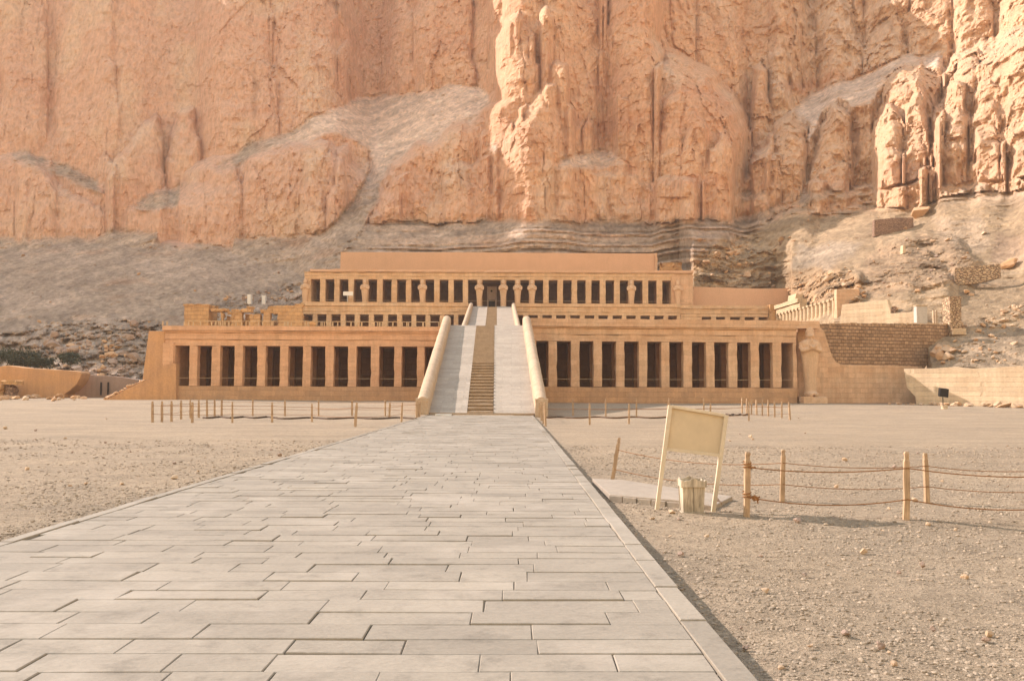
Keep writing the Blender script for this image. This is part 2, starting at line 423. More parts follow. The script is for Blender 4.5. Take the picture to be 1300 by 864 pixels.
paving('kerb_strip.001', CW_L, CW_L+.16, -4, 58.1, (.9, 1.5), (5, 6), .012)

# =================================================================== CLIFFS AND SLOPES
def axis_px():
    return grid_axis([(-1500, -60, 14), (-60, 1360, 1.6), (1360, 2400, 14)])
def axis_py():
    return np.concatenate([np.arange(520, -40, -1.6), np.arange(-40, -560, -7)])
ax, ay = axis_px(), axis_py()
PX, PY = np.meshgrid(ax, ay)
def poly_mask(pts, wob=3.0, seed=0):
    """inside mask and distance (px) to the outline, with a wobbly outline"""
    qx = PX + wob*fbm(PX/23., PY/23., PX*0, 50+seed, 3)
    qy = PY + wob*fbm(PX/23., PY/23., PX*0, 80+seed, 3)
    xs = [p[0] for p in pts]; ys = [p[1] for p in pts]
    ins = np.zeros(PX.shape, bool); dist = np.zeros(PX.shape)
    c0, c1 = np.searchsorted(ax, [min(xs)-10, max(xs)+10]); 
    rsel = np.where((ay > min(ys)-10) & (ay < max(ys)+10))[0]
    if len(rsel) == 0: return ins, dist
    r0, r1 = rsel[0], rsel[-1]+1
    x = qx[r0:r1, c0:c1]; y = qy[r0:r1, c0:c1]
    I = np.zeros(x.shape, bool); Dm = np.full(x.shape, 1e9)
    n = len(pts)
    for i in range(n):
        xa, ya = pts[i]; xb, yb = pts[(i+1) % n]
        cr = ((ya > y) != (yb > y))
        with np.errstate(divide='ignore', invalid='ignore'):
            xi = (xb-xa)*(y-ya)/((yb-ya) if yb != ya else 1e-9)+xa
        I ^= cr & (x < xi)
        L2 = (xb-xa)**2+(yb-ya)**2+1e-9
        t = np.clip(((x-xa)*(xb-xa)+(y-ya)*(yb-ya))/L2, 0, 1)
        Dm = np.minimum(Dm, np.hypot(x-xa-t*(xb-xa), y-ya-t*(yb-ya)))
    ins[r0:r1, c0:c1] = I; dist[r0:r1, c0:c1] = np.where(I, Dm, 0)
    return ins, dist
def tab(pts, x): return np.interp(x, [p[0] for p in pts], [p[1] for p in pts])
Y0 = tab([(-1500, 500), (185, 500), (205, 470), (240, 412), (1005, 412), (1050, 410), (1168, 410), (1180, 470), (2400, 470)], ax)
D0 = tab([(-1500, 112), (120, 112), (185, 114), (240, 134), (380, 147), (860, 150), (960, 144), (1010, 134), (1060, 114), (1120, 108), (1168, 103), (1182, 95), (1300, 92), (1500, 84), (2400, 79)], ax)
FOOT = tab([(-1500, 296), (0, 300), (130, 297), (150, 291), (225, 300), (300, 300), (400, 296), (440, 290), (480, 279), (930, 277), (985, 263), (1010, 259), (1050, 262), (1100, 251), (1160, 250), (1200, 237), (1300, 224), (1600, 190), (2400, 120)], ax)
wobF = 3*fbm(ax/40, ax*0, ax*0, 5, 3)
FOOT = FOOT+wobF
TS = tab([(-1500, .46), (150, .47), (300, .52), (440, .60), (850, .64), (950, .62), (1100, .60), (1400, .62), (2400, .7)], ax)
rock = sstep(-3, 3, (FOOT[None, :]-PY))
ledges = [
 ([(250, 220), (310, 188), (350, 172), (420, 135), (470, 120), (530, 116), (605, 104), (628, 128), (600, 160), (540, 187), (505, 207), (482, 240), (462, 296), (400, 304), (420, 282), (450, 250), (452, 215), (470, 190), (440, 174), (430, 170), (380, 180), (330, 198), (290, 212)], .80),
 ([(150, 264), (175, 250), (232, 236), (238, 226), (290, 232), (245, 262), (200, 270)], .75),
 ([(0, 197), (30, 190), (70, 205), (120, 225), (140, 250), (110, 240), (60, 215), (20, 205)], .9),
 ([(700, 207), (735, 190), (762, 187), (805, 208), (765, 216), (725, 214)], .9),
 ([(610, 192), (640, 178), (660, 190), (640, 200)], .9),
 ([(985, 168), (1005, 138), (1035, 112), (1075, 98), (1110, 84), (1150, 66), (1198, 66), (1205, 95), (1160, 84), (1130, 96), (1108, 130), (1084, 136), (1066, 128), (1040, 150), (1028, 190), (1012, 150)], .85),
 ([(1000, 262), (1012, 243), (1060, 240), (1120, 236), (1180, 222), (1182, 228), (1120, 243), (1050, 254)], .9),
 ([(945, 200), (975, 205), (1000, 165), (985, 160), (962, 210), (930, 250), (940, 258), (1000, 236), (975, 238)], .95),
]
tanm = np.where(rock > .5, 3.6, TS[None, :]).astype(float)
tanm = TS[None, :]*(1-rock)+rock*(3.3+1.2*fbm(PX/60, PY/45, PX*0, 31, 3))
ledge_all = np.zeros(PX.shape)
for i, (pts, tn) in enumerate(ledges):
    I, Dd = poly_mask(pts, 4, i); f = sstep(0, 4, Dd)
    tanm = tanm*(1-f)+tn*f; ledge_all = np.maximum(ledge_all, f)
rays = np.stack(np.broadcast_arrays(
    (rt.x*(PX-650)/F+up.x*(432-PY)/F+fw.x), (rt.y*(PX-650)/F+up.y*(432-PY)/F+fw.y), (rt.z*(PX-650)/F+up.z*(432-PY)/F+fw.z)), -1)
RXn = rays[..., 0]/rays[..., 1]; Tn = rays[..., 2]/rays[..., 1]
# slope of the scree in every column chosen so that the cliff foot runs in one smooth line
DF = tab([(-1500, 196), (0, 190), (300, 188), (440, 181), (480, 178), (850, 178), (950, 172), (1010, 164), (1060, 159), (1120, 154), (1180, 149), (1300, 139), (1500, 126), (2400, 105)], ax)
T0c, TFc = (495-Y0)/F, (495-FOOT)/F
TS2 = (TFc-T0c)/np.maximum(np.log(DF/D0), .08)+.5*(T0c+TFc)
tanm = np.where(rock < .5, tanm/TS[None, :]*TS2[None, :], tanm) if False else tanm+(TS2-TS)[None, :]*(1-rock)*(PY > FOOT[None, :]-6)
lnD = np.zeros(PX.shape); cur = np.log(D0)
for r in range(len(ay)):
    if r:
        dT = Tn[r]-Tn[r-1]
        act = PY[r] < Y0
        cur = cur+np.where(act, dT/np.maximum(tanm[r]-Tn[r], .16), 0)
    lnD[r] = cur
# soften the column-to-column changes
k = np.exp(-.5*(np.arange(-24, 25)/9.)**2); k /= k.sum()
pad = np.pad(lnD, ((0, 0), (24, 24)), mode='edge')
lnD = sum(k[i]*pad[:, i:i+lnD.shape[1]] for i in range(49))
D = np.exp(lnD)
relief = np.zeros(PX.shape)
DMIN = tab([(1000, 0), (1010, 100), (1160, 99), (1176, 97), (1184, 91), (1300, 86), (1400, 0)], ax)
def lobe(pts, A, wpx, seed, wob=6.0, pw=.5):
    I, Dd = poly_mask(pts, wob, seed)
    t = np.clip(Dd/(wpx*1.05), 0, 1)
    return A*(1-(1-t)**2)**pw*I, I
LOBES = [  # outline (px), relief m, edge width px
 ([(612, 210), (616, 120), (622, 40), (628, -120), (850, -120), (840, 20), (852, 60), (905, 88), (946, 135), (956, 190), (940, 240), (900, 262), (700, 262), (640, 200)], 9, 50),
 ([(468, 282), (480, 245), (510, 222), (560, 204), (620, 196), (640, 192), (700, 203), (740, 204), (800, 214), (870, 226), (960, 242), (990, 258), (930, 277)], 6, 16),
 ([(490, 238), (500, 207), (560, 166), (640, 128), (690, 104), (664, 132), (640, 165), (605, 190), (560, 202), (520, 226)], 7, 16),
 ([(560, 215), (580, 200), (625, 195), (628, 240), (618, 272), (566, 268)], 3, 9),
 ([(625, 200), (640, 164), (664, 130), (690, 107), (712, 110), (728, 140), (734, 170), (730, 190), (705, 203), (660, 200)], 10, 26),
 ([(684, 114), (690, 84), (705, 76), (718, 88), (724, 112), (706, 118)], 5, 9),
 ([(636, 128), (624, 62), (640, 20), (660, 12), (680, 60), (688, 88), (676, 108)], 6, 12),
 ([(640, 40), (648, -100), (690, -100), (700, 50), (684, 80), (668, 20)], 4, 12),
 ([(722, 165), (700, 80), (688, 0), (700, -120), (762, -120), (770, 60), (764, 120), (745, 188)], 8, 18),
 ([(768, 135), (764, 40), (772, -120), (836, -120), (842, 20), (836, 90), (826, 128), (792, 132)], 8, 18),
 ([(764, 204), (769, 150), (784, 118), (808, 122), (816, 150), (812, 192), (795, 204)], 5, 12),
 ([(832, 236), (830, 150), (836, 90), (850, 66), (880, 78), (916, 94), (946, 134), (953, 176), (940, 212), (918, 242), (880, 250)], 9, 30),
 ([(868, 228), (870, 160), (880, 138), (893, 160), (897, 216), (884, 232)], 2, 9),
 ([(897, 232), (900, 190), (915, 165), (935, 180), (938, 210), (920, 238)], 3, 10),
 ([(740, 205), (735, 165), (748, 140), (760, 160), (762, 200)], 3, 8),
 ([(952, 210), (950, 160), (956, 86), (964, 74), (972, 88), (980, 150), (976, 202), (962, 212)], 6, 9),
 ([(840, 76), (842, -100), (880, -100), (884, 84)], 1.4, 14), ([(884, 100), (888, -100), (945, -100), (950, 130), (930, 112)], 1.8, 18),
 ([(978, 130), (980, -100), (1030, -100), (1036, 100), (1010, 130)], 1.8, 16), ([(1040, 104), (1036, -100), (1090, -100), (1094, 84)], 1.8, 16),
 ([(1098, 84), (1100, -100), (1150, -100), (1150, 66), (1120, 80)], 2.2, 14), ([(1156, 66), (1154, -100), (1205, -100), (1210, 66), (1180, 64)], 2.7, 14),
 ([(1212, 66), (1208, -100), (1262, -100), (1262, 40), (1238, 52)], 3.1, 14), ([(1268, 36), (1264, -100), (1360, -100), (1360, 0)], 3.6, 18),
 ([(922, 244), (948, 205), (985, 163), (1005, 138), (1026, 165), (1030, 195), (1006, 238), (970, 244)], 8, 22),
 ([(930, 244), (950, 215), (975, 190), (992, 200), (985, 238)], 3, 12),
 ([(1024, 233), (1030, 195), (1047, 150), (1064, 130), (1080, 142), (1086, 185), (1086, 226), (1055, 238)], 8, 16),
 ([(1106, 236), (1110, 170), (1118, 130), (1130, 98), (1150, 78), (1176, 78), (1198, 100), (1202, 140), (1188, 190), (1182, 228)], 9, 26),
 ([(1108, 218), (1112, 160), (1126, 134), (1142, 140), (1146, 205), (1130, 222)], 4, 11),
 ([(1148, 214), (1154, 130), (1163, 98), (1176, 130), (1186, 184), (1176, 216)], 4, 11),
 ([(1178, 218), (1182, 150), (1194, 110), (1208, 75), (1245, 54), (1300, 28), (1420, -20), (1600, -60), (1600, 210), (1300, 216), (1240, 220)], 10, 34),
 ([(1188, 196), (1194, 130), (1206, 100), (1226, 114), (1230, 160), (1220, 204)], 5, 12),
 ([(1232, 196), (1234, 120), (1250, 92), (1268, 100), (1276, 150), (1274, 198)], 5, 12),
 ([(1206, 110), (1216, 76), (1240, 62), (1246, 90), (1232, 116)], 3, 12),
 ([(1274, 200), (1277, 130), (1290, 108), (1330, 104), (1345, 195)], 5, 14),
 ([(1240, 90), (1262, 62), (1330, 30), (1400, 10), (1400, 90), (1300, 100), (1270, 98)], 5, 16),
 ([(1000, 257), (1014, 232), (1060, 234), (1120, 229), (1180, 214), (1240, 204), (1400, 196), (1600, 190), (1600, 215), (1300, 223), (1200, 236), (1160, 250), (1100, 251), (1050, 263), (1018, 260)], 5, 9),
 ([(132, 256), (150, 196), (165, 176), (190, 150), (200, 140), (208, 158), (211, 214), (212, 254)], 7, 16),
 ([(212, 216), (214, 165), (230, 138), (248, 138), (252, 202), (226, 222)], 6, 14),
 ([(118, 250), (124, 202), (138, 190), (149, 212), (146, 254)], 4, 9),
 ([(-60, 302), (-60, 200), (0, 200), (38, 194), (58, 202), (76, 232), (134, 256), (142, 297)], 6, 14),
 ([(20, 240), (24, 205), (42, 196), (56, 204), (70, 240), (60, 290), (24, 290)], 3, 10),
 ([(148, 296), (150, 262), (230, 234), (238, 210), (300, 190), (350, 176), (400, 180), (442, 190), (470, 230), (482, 278), (400, 292), (300, 300)], 7, 16),
 ([(228, 262), (236, 216), (266, 205), (300, 214), (306, 268), (290, 292), (236, 290)], 4, 12),
 ([(302, 238), (320, 200), (370, 180), (416, 170), (404, 208), (350, 238)], 4, 11),
 ([(380, 256), (392, 205), (420, 190), (436, 205), (438, 256), (410, 278)], 4, 12),
 ([(420, 256), (428, 190), (442, 174), (466, 184), (471, 214), (450, 244)], 5, 11),
 ([(414, 168), (420, 140), (445, 124), (470, 132), (450, 160), (430, 170)], 4, 8),
 ([(204, 304), (208, 292), (290, 296), (292, 312), (282, 320), (210, 316)], 2.5, 7),
 ([(0, 170), (0, -100), (60, -100), (64, 150), (40, 190)], 4, 18), ([(70, 190), (66, -100), (140, -100), (150, 150), (120, 200)], 4, 22),
 ([(300, 186), (255, 150), (250, -100), (340, -100), (350, 160)], 5, 22), ([(350, 160), (344, -100), (420, -100), (430, 130)], 4, 20),
 ([(434, 126), (426, -100), (520, -100), (524, 112)], 5, 24), ([(530, 112), (524, -100), (590, -100), (600, 96)], 5, 18),
 # right hill
 ([(868, 345), (880, 322), (905, 305), (960, 284), (1012, 258), (1050, 262), (1110, 251), (1200, 238), (1420, 215), (1420, 480), (1180, 480), (1168, 412), (1050, 412), (1000, 366), (880, 366)], 5, 12),
 ([(866, 352), (872, 330), (905, 304), (960, 283), (1012, 256), (1045, 262), (1015, 300), (1003, 366), (880, 368)], 4.5, 12),
 ([(868, 350), (880, 325), (905, 305), (945, 300), (955, 318), (915, 335), (890, 352)], 3, 8),
 ([(905, 352), (915, 335), (950, 322), (975, 318), (985, 335), (960, 350)], 2.5, 7),
 ([(1000, 376), (1015, 350), (1050, 340), (1090, 350), (1092, 372), (1060, 392), (1020, 392)], 2.5, 8),
 ([(1080, 372), (1095, 330), (1130, 318), (1190, 325), (1212, 345), (1212, 362), (1150, 368), (1100, 376)], 3.5, 14),
 ([(1130, 318), (1150, 300), (1180, 294), (1215, 300), (1240, 330), (1212, 342), (1190, 326)], 3, 12),
 ([(1110, 300), (1120, 296), (1160, 298), (1170, 300), (1148, 318), (1120, 322)], 1.5, 6),
]
NR = np.zeros(PX.shape); TopI = np.zeros(PX.shape, bool)
for i, (pts, A, wd) in enumerate(LOBES):
    r_, I = lobe(pts, A, wd, 100+i); relief += r_*(.75 if (max(p[0] for p in pts) < 600) else 1.1)
    if i < 57 and pts[0] != (866, 352):
        rock = np.where(I & (PY < FOOT[None, :]+14), np.maximum(rock, np.where(I, 1, 0)), rock)
rock = rock*(1-ledge_all)
for i in (2, 4, 5, 20, 24, 26, 27, 30, 43, 44, 45, 46):   # lobes standing in front of a ledge keep their rock
    r_, I = lobe(LOBES[i][0], 1, 4, 100+i); rock = np.maximum(rock, r_)
D = D-relief
for r in range(len(ay)-2, -1, -1):        # nothing overhangs: below every bulge the face stands or spreads as talus
    dT = np.maximum(Tn[r+1]-Tn[r], 0); tl = np.where(rock[r] > .5, 7.0, np.maximum(.78, TS2+.06))
    nat = D[r].copy(); D[r] = np.minimum(D[r], D[r+1]*(1-dT/np.maximum(tl-Tn[r], .3)))
    q = np.pad(D[r], 2, mode='edge'); bl_ = (q[:-4]+q[1:-3]*2+q[2:-2]*3+q[3:-1]*2+q[4:])/9.
    D[r] = np.where((rock[r] < .5) & (ay[r] < Y0), bl_, D[r])
WX = RXn*D; WY = D; WZ = CAMZ+Tn*D
D = np.where(PY > 404, np.maximum(D, DMIN[None, :]), D)
DM2 = tab([(205, 0), (236, 136), (380, 138), (392, 152), (862, 153.5), (880, 144), (985, 145), (1004, 138), (1030, 0)], ax)   # keep the slope behind the terraces
DM2 = DM2[None, :]+np.clip(412-PY, 0, 140)*.03
D = np.where(PY > 250, DM2+np.logaddexp(0, (D-DM2)/1.5)*1.5, D)
onc = rock
inpic = ((PY < Y0[None, :]-1)).astype(float)
# ---- craggy detail, metres towards the camera
u = WX+.35*WY; vz = WZ
warp = 2.2*fbm(u/9, vz/9, WY/9, 201, 3)
flute = ridged((u+.35*warp)/5.0, vz/38., WY*0, 210, 3, .5)
crag = fbm(u/2.6, vz/3.6, WY/4, 220, 5, .6)
big = fbm(u/16, vz/26, WY/30, 230, 3)
i1, e1_, tx1, ty1 = worley((u+.3*warp+.8*crag)/6.5, (vz+.8*crag)/15., 1)
i2, e2_, tx2, ty2 = worley((u+.2*warp+.5*crag)/2.4, (vz+.6*crag)/4.6, 2)
cell = .9*i1+.9*tx1*i2*.3+.38*i2+.55*tx2*_h(np.floor(u/9), np.floor(vz/14), WY*0, 5)
fis = vn((u+.22*warp+.25*crag)/4.6, vz/70, WY*0, 250); crack = np.exp(-(fis/.03)**2)*sstep(-.1, .3, vn(u/9, vz/11, WY*0, 252))
crack2 = np.exp(-(e1_/.03)**2)*.3
i3, e3_, tx3, ty3 = worley((u+.3*crag)/.95, (vz+.3*crag)/1.5, 3)
bed = fbm(u/70, (vz+.25*warp)/1.2, WY*0, 260, 3)
rdet = 1.1*big+.5*flute+.52*crag+.5*cell+.24*ridged((u+.2*warp)/1.5, vz/15., WY*0, 290, 2)*(1-.6*(1-sstep(430, 620, PX)))+.2*i3+.25*tx3*i2-.5*crack-.25*crack2+.14*bed
bandm = sstep(0, 8, FOOT[None, :]-PY)*(1-sstep(60, 95, FOOT[None, :]-PY))   # fractured lower band
rdet += bandm*(.5*fbm(u/1.3, vz/2.6, WY/3, 270, 3)+.5*np.abs(vn(u/2.2, vz/6, WY*0, 271)))
rgh = sstep(900, 1010, PX)                                                   # the right bluffs are more eroded
rdet += rgh*(.7*fbm(u/1.5, vz/1.9, WY/2, 280, 4)+.6*ridged(u/2.4, vz/7, WY*0, 281, 2))
lsm = 1-.5*(1-sstep(200, 420, PX))
crest = 872+(345-PY)*1.69; lefthill = 1-sstep(-8, 8, PX-crest)
cm0 = sstep(430, 520, PX)*lefthill*sstep(276, 282, PY)
sdet = .7*fbm(u/7, WY/7, vz/9, 300, 4)+(.38-.18*sstep(880, 960, PX))*fbm(u/1.3, WY/3, vz/1.0, 310, 4, .6)*(1-.5*cm0)+.5*np.maximum(fbm((u+vz*.6)/6, WY*0, (vz-u*.35)/1.5, 312, 3)-.25, 0)
terr = np.clip(vn(u/90, (vz+.3*fbm(u/20, vz*0, vz*0, 7, 2))/.5, WY*0, 320)*1.4, -1, 1)     # bedding in the scree behind the temple
cm = cm0
sdet = sdet+cm*.55*terr+sstep(1000, 1060, PX)*.35*terr*(1-sstep(255, 300, PY))
rub = np.zeros(PX.shape)
for i, (pts, a) in enumerate([
    ([(985, 398), (1000, 345), (1050, 332), (1095, 345), (1100, 385), (1040, 400)], 1.1),
    ([(870, 365), (870, 320), (960, 285), (1000, 320), (1010, 372)], .8),
    ([(1080, 378), (1095, 325), (1150, 296), (1220, 298), (1245, 335), (1215, 365), (1110, 380)], .6),
    ([(-60, 510), (-60, 415), (120, 400), (200, 400), (235, 415), (235, 520)], 1.5),
    ([(230, 415), (240, 385), (400, 350), (400, 400)], .9),
    ([(1168, 470), (1172, 410), (1240, 402), (1300, 395), (1300, 470)], .35),
    ([(400, 345), (440, 300), (470, 262), (500, 250), (440, 330)], .9),
    ([(1175, 275), (1250, 270), (1262, 310), (1240, 330), (1190, 300)], .35)]):
    I, Dd = poly_mask(pts, 6, 400+i); f = sstep(0, 10, Dd)*a; rub = np.maximum(rub, f)
sdet += rub*(1.05*np.maximum(fbm(u/2.1, WY/2.6, vz/1.7, 330, 4), -.5)+.6*fbm(u/.9, WY, vz/.8, 331, 3)+.5*worley(u/1.5, vz/1.1, 9)[0])
det = (onc*rdet*lsm+(1-onc)*sdet)*inpic
D = D-det
WX = RXn*D; WY = D.copy(); WZ = CAMZ+Tn*D
# plateau: flat top beyond the chosen height (above the picture)
ZT = tab([(-1500, 175), (-400, 160), (-180, 122), (-60, 116), (300, 110), (350, 112), (400, 135), (640, 150), (700, 116), (900, 118), (1300, 118), (2400, 120)], ax)  # unseen cliff at far left raised to block the sun from the scree
ZT = ZT[None, :]+4*fbm(PX/60, PY*0, PX*0, 500, 3)
over = np.maximum(WZ-ZT, 0)
WZ = np.minimum(WZ, ZT+over*.06); WY = WY+over*1.5; WX = WX+RXn*over*1.5
# base colours of rock and scree
def mixc(a, b, f): return a*(1-f[..., None])+b*f[..., None]
C = lambda *c: np.array(c)[None, None, :]
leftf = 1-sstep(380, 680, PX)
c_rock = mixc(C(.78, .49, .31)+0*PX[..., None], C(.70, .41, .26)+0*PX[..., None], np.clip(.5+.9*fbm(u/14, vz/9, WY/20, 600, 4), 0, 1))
c_rock = mixc(c_rock, C(.72, .475, .36)+0*c_rock, leftf*.8)  # left rock tinted pinker, haze and shade put into its colour
c_rock = mixc(c_rock, C(.70, .49, .32)+0*c_rock, rgh*.55)
pat = np.clip(fbm(u/7, vz/12, WY*0, 610, 4)*1.3-.15, 0, 1); c_rock = mixc(c_rock, C(.76, .56, .41)+0*c_rock, pat*.7)
red = np.clip(fbm(u/10, vz/5, WY*0, 620, 4)*1.5-.5, 0, 1); c_rock = mixc(c_rock, C(.66, .36, .235)+0*c_rock, red*.5)
c_rock = mixc(c_rock, C(.30, .18, .12)+0*c_rock, np.clip(np.maximum(crack*.35, crack2*.3), 0, 1))
c_scr = mixc(C(.50, .385, .30)+0*c_rock, C(.42, .325, .25)+0*c_rock, np.clip(.5+fbm(u/9, WY/9, vz/6, 630, 4), 0, 1))
c_scr = mixc(c_scr, C(.47, .30, .20)+0*c_rock, np.clip(fbm(u/11+vz/7, vz/3.5-u/16, WY*0, 640, 4)*1.6-.75, 0, 1)*.8)
c_scr = mixc(c_scr, C(.40, .29, .185)+0*c_rock, 1-lefthill)
upl = sstep(300, 420, PX)*(1-sstep(1000, 1100, PX)*0)*(1-sstep(210, 270, PY)); c_scr = mixc(c_scr, C(.74, .56, .44)+0*c_rock, upl)
c_scr = mixc(c_scr, c_scr*.0+C(.62, .43, .31), cm*np.clip(terr*1.5, 0, 1)*.6)
c_scr = mixc(c_scr, c_scr*.62, cm*np.clip(-terr*1.6, 0, 1))
for i, (pts, c) in enumerate([
    ([(985, 398), (1000, 345), (1050, 332), (1095, 345), (1100, 385), (1040, 400)], (.44, .295, .175)),
    ([(868, 352), (870, 320), (905, 303), (965, 284), (955, 318), (905, 345)], (.48, .33, .20)),
    ([(1080, 378), (1095, 325), (1150, 296), (1220, 298), (1245, 335), (1215, 365), (1110, 380)], (.38, .265, .17)),
    ([(1175, 275), (1250, 270), (1262, 310), (1240, 330), (1190, 300)], (.44, .33, .23)),
    ([(1250, 350), (1258, 300), (1320, 290), (1400, 300), (1400, 350), (1290, 345)], (.40, .28, .19)),
    ([(1000, 345), (1010, 305), (1100, 302), (1090, 325), (1040, 345)], (.43, .34, .255)),
    ([(1170, 470), (1180, 450), (1225, 415), (1420, 400), (1420, 480)], (.41, .31, .215))]):
    I, Dd = poly_mask(pts, 6, 700+i); c_scr = mixc(c_scr, C(*c)+0*c_rock, sstep(0, 9, Dd)*.85)
nz = fbm(u/1.6, WY/3, vz/1.6, 650, 3)
c_scr = c_scr*(1+.16*nz[..., None])
strk = np.clip(fbm((u+vz*.8)/14, WY*0, (vz-u*.4)/1.6, 655, 4)*1.5, -1, 1); c_scr = c_scr*(1+.13*strk[..., None])
spk = worley(u/.9, vz/.75, 21)[0]; c_scr = c_scr*(1+(.10+.22*np.minimum(rub, 1))[..., None]*spk[..., None])
onb = np.pad(onc, 5, mode='edge'); onb = sum(onb[i:i+onc.shape[0], 5:5+onc.shape[1]] for i in range(11))/11.; onb = np.clip((onb-.5)*1.6+.5+.5*fbm(u/2.2, vz/2.2, WY/3, 660, 4)*(1-np.abs(onb*2-1)), 0, 1)
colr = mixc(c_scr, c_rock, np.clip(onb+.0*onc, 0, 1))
def terrain_mat():
    m, t, b = NT('limestone_cliff'); pos = nd(t, 'ShaderNodeNewGeometry').outputs['Position']
    at = nd(t, 'ShaderNodeAttribute'); at.attribute_name = 'Col'
    rk = nd(t, 'ShaderNodeAttribute'); rk.attribute_name = 'rock'
    n1 = noise_node(t, scaled(t, pos, (1, 1, .45)), 1.1, 9, .7); n2 = noise_node(t, pos, .9, 10, .72)
    nv = noise_node(t, scaled(t, pos, (1, 1, .12)), 1.7, 6, .65)
    c = mix(t, .7, at.outputs['Color'], ramp(t, n1, [(.3, .66), (.5, .98), (.72, 1.22)]), 'MULTIPLY')
    c = mix(t, .35, c, ramp(t, nv, [(.35, .7), (.6, 1.12)]), 'MULTIPLY')
    vo = nd(t, 'ShaderNodeTexVoronoi'); vo.inputs['Scale'].default_value = 1.5; t.links.new(pos, vo.inputs['Vector'])
    sp = nd(t, 'ShaderNodeSeparateColor'); t.links.new(vo.outputs['Color'], sp.inputs[0])
    iv = nd(t, 'ShaderNodeMath', operation='MULTIPLY_ADD'); t.links.new(rk.outputs['Fac'], iv.inputs[0]); iv.inputs[1].default_value = -.35; iv.inputs[2].default_value = .4
    c = mix(t, iv.outputs[0], c, ramp(t, sp.outputs[1], [(0, .6), (.5, 1), (1, 1.35)]), 'MULTIPLY')
    t.links.new(c, b.inputs['Base Color'])
    vb = nd(t, 'ShaderNodeTexVoronoi'); vb.inputs['Scale'].default_value = .75; wv_ = nd(t, 'ShaderNodeMix', data_type='VECTOR'); wv_.inputs[0].default_value = .12
    nz_ = nd(t, 'ShaderNodeTexNoise'); nz_.inputs['Scale'].default_value = .5; nz_.inputs['Detail'].default_value = 5; t.links.new(pos, nz_.inputs['Vector'])
    sc3 = nd(t, 'ShaderNodeVectorMath', operation='SCALE'); sc3.inputs['Scale'].default_value = 14; t.links.new(nz_.outputs['Color'], sc3.inputs[0])
    t.links.new(scaled(t, pos, (1, 1, .5)), wv_.inputs[4]); t.links.new(sc3.outputs[0], wv_.inputs[5]); t.links.new(wv_.outputs[1], vb.inputs['Vector'])
    spb = nd(t, 'ShaderNodeSeparateColor'); t.links.new(vb.outputs['Color'], spb.inputs[0])
    pr = bump(t, b, n1, .9, .8); pr = bump(t, b, spb.outputs[0], .45, .6, pr); pr = bump(t, b, nv, .5, .5, pr); bump(t, b, n2, .5, .8, pr); return m
nr, ncn = PX.shape
idx = np.arange(nr*ncn).reshape(nr, ncn)
fc = np.stack([idx[:-1, :-1], idx[:-1, 1:], idx[1:, 1:], idx[1:, :-1]], -1).reshape(-1, 4)
cl = np_mesh('cliffs', np.stack([WX, WY, WZ], -1).reshape(-1, 3), fc, terrain_mat())
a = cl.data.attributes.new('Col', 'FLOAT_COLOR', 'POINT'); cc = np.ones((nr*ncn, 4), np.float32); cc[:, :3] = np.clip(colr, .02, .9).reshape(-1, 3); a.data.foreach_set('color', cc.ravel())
a = cl.data.attributes.new('rock', 'FLOAT', 'POINT'); a.data.foreach_set('value', onc.astype(np.float32).ravel())
tag(cl, kind='structure')
def terr_depth(px, py):
    c = int(np.argmin(np.abs(ax-px))); r = int(np.argmin(np.abs(ay-py))); return float(D[r, c])
def tp(px, py): return P(px, py, terr_depth(px, py))
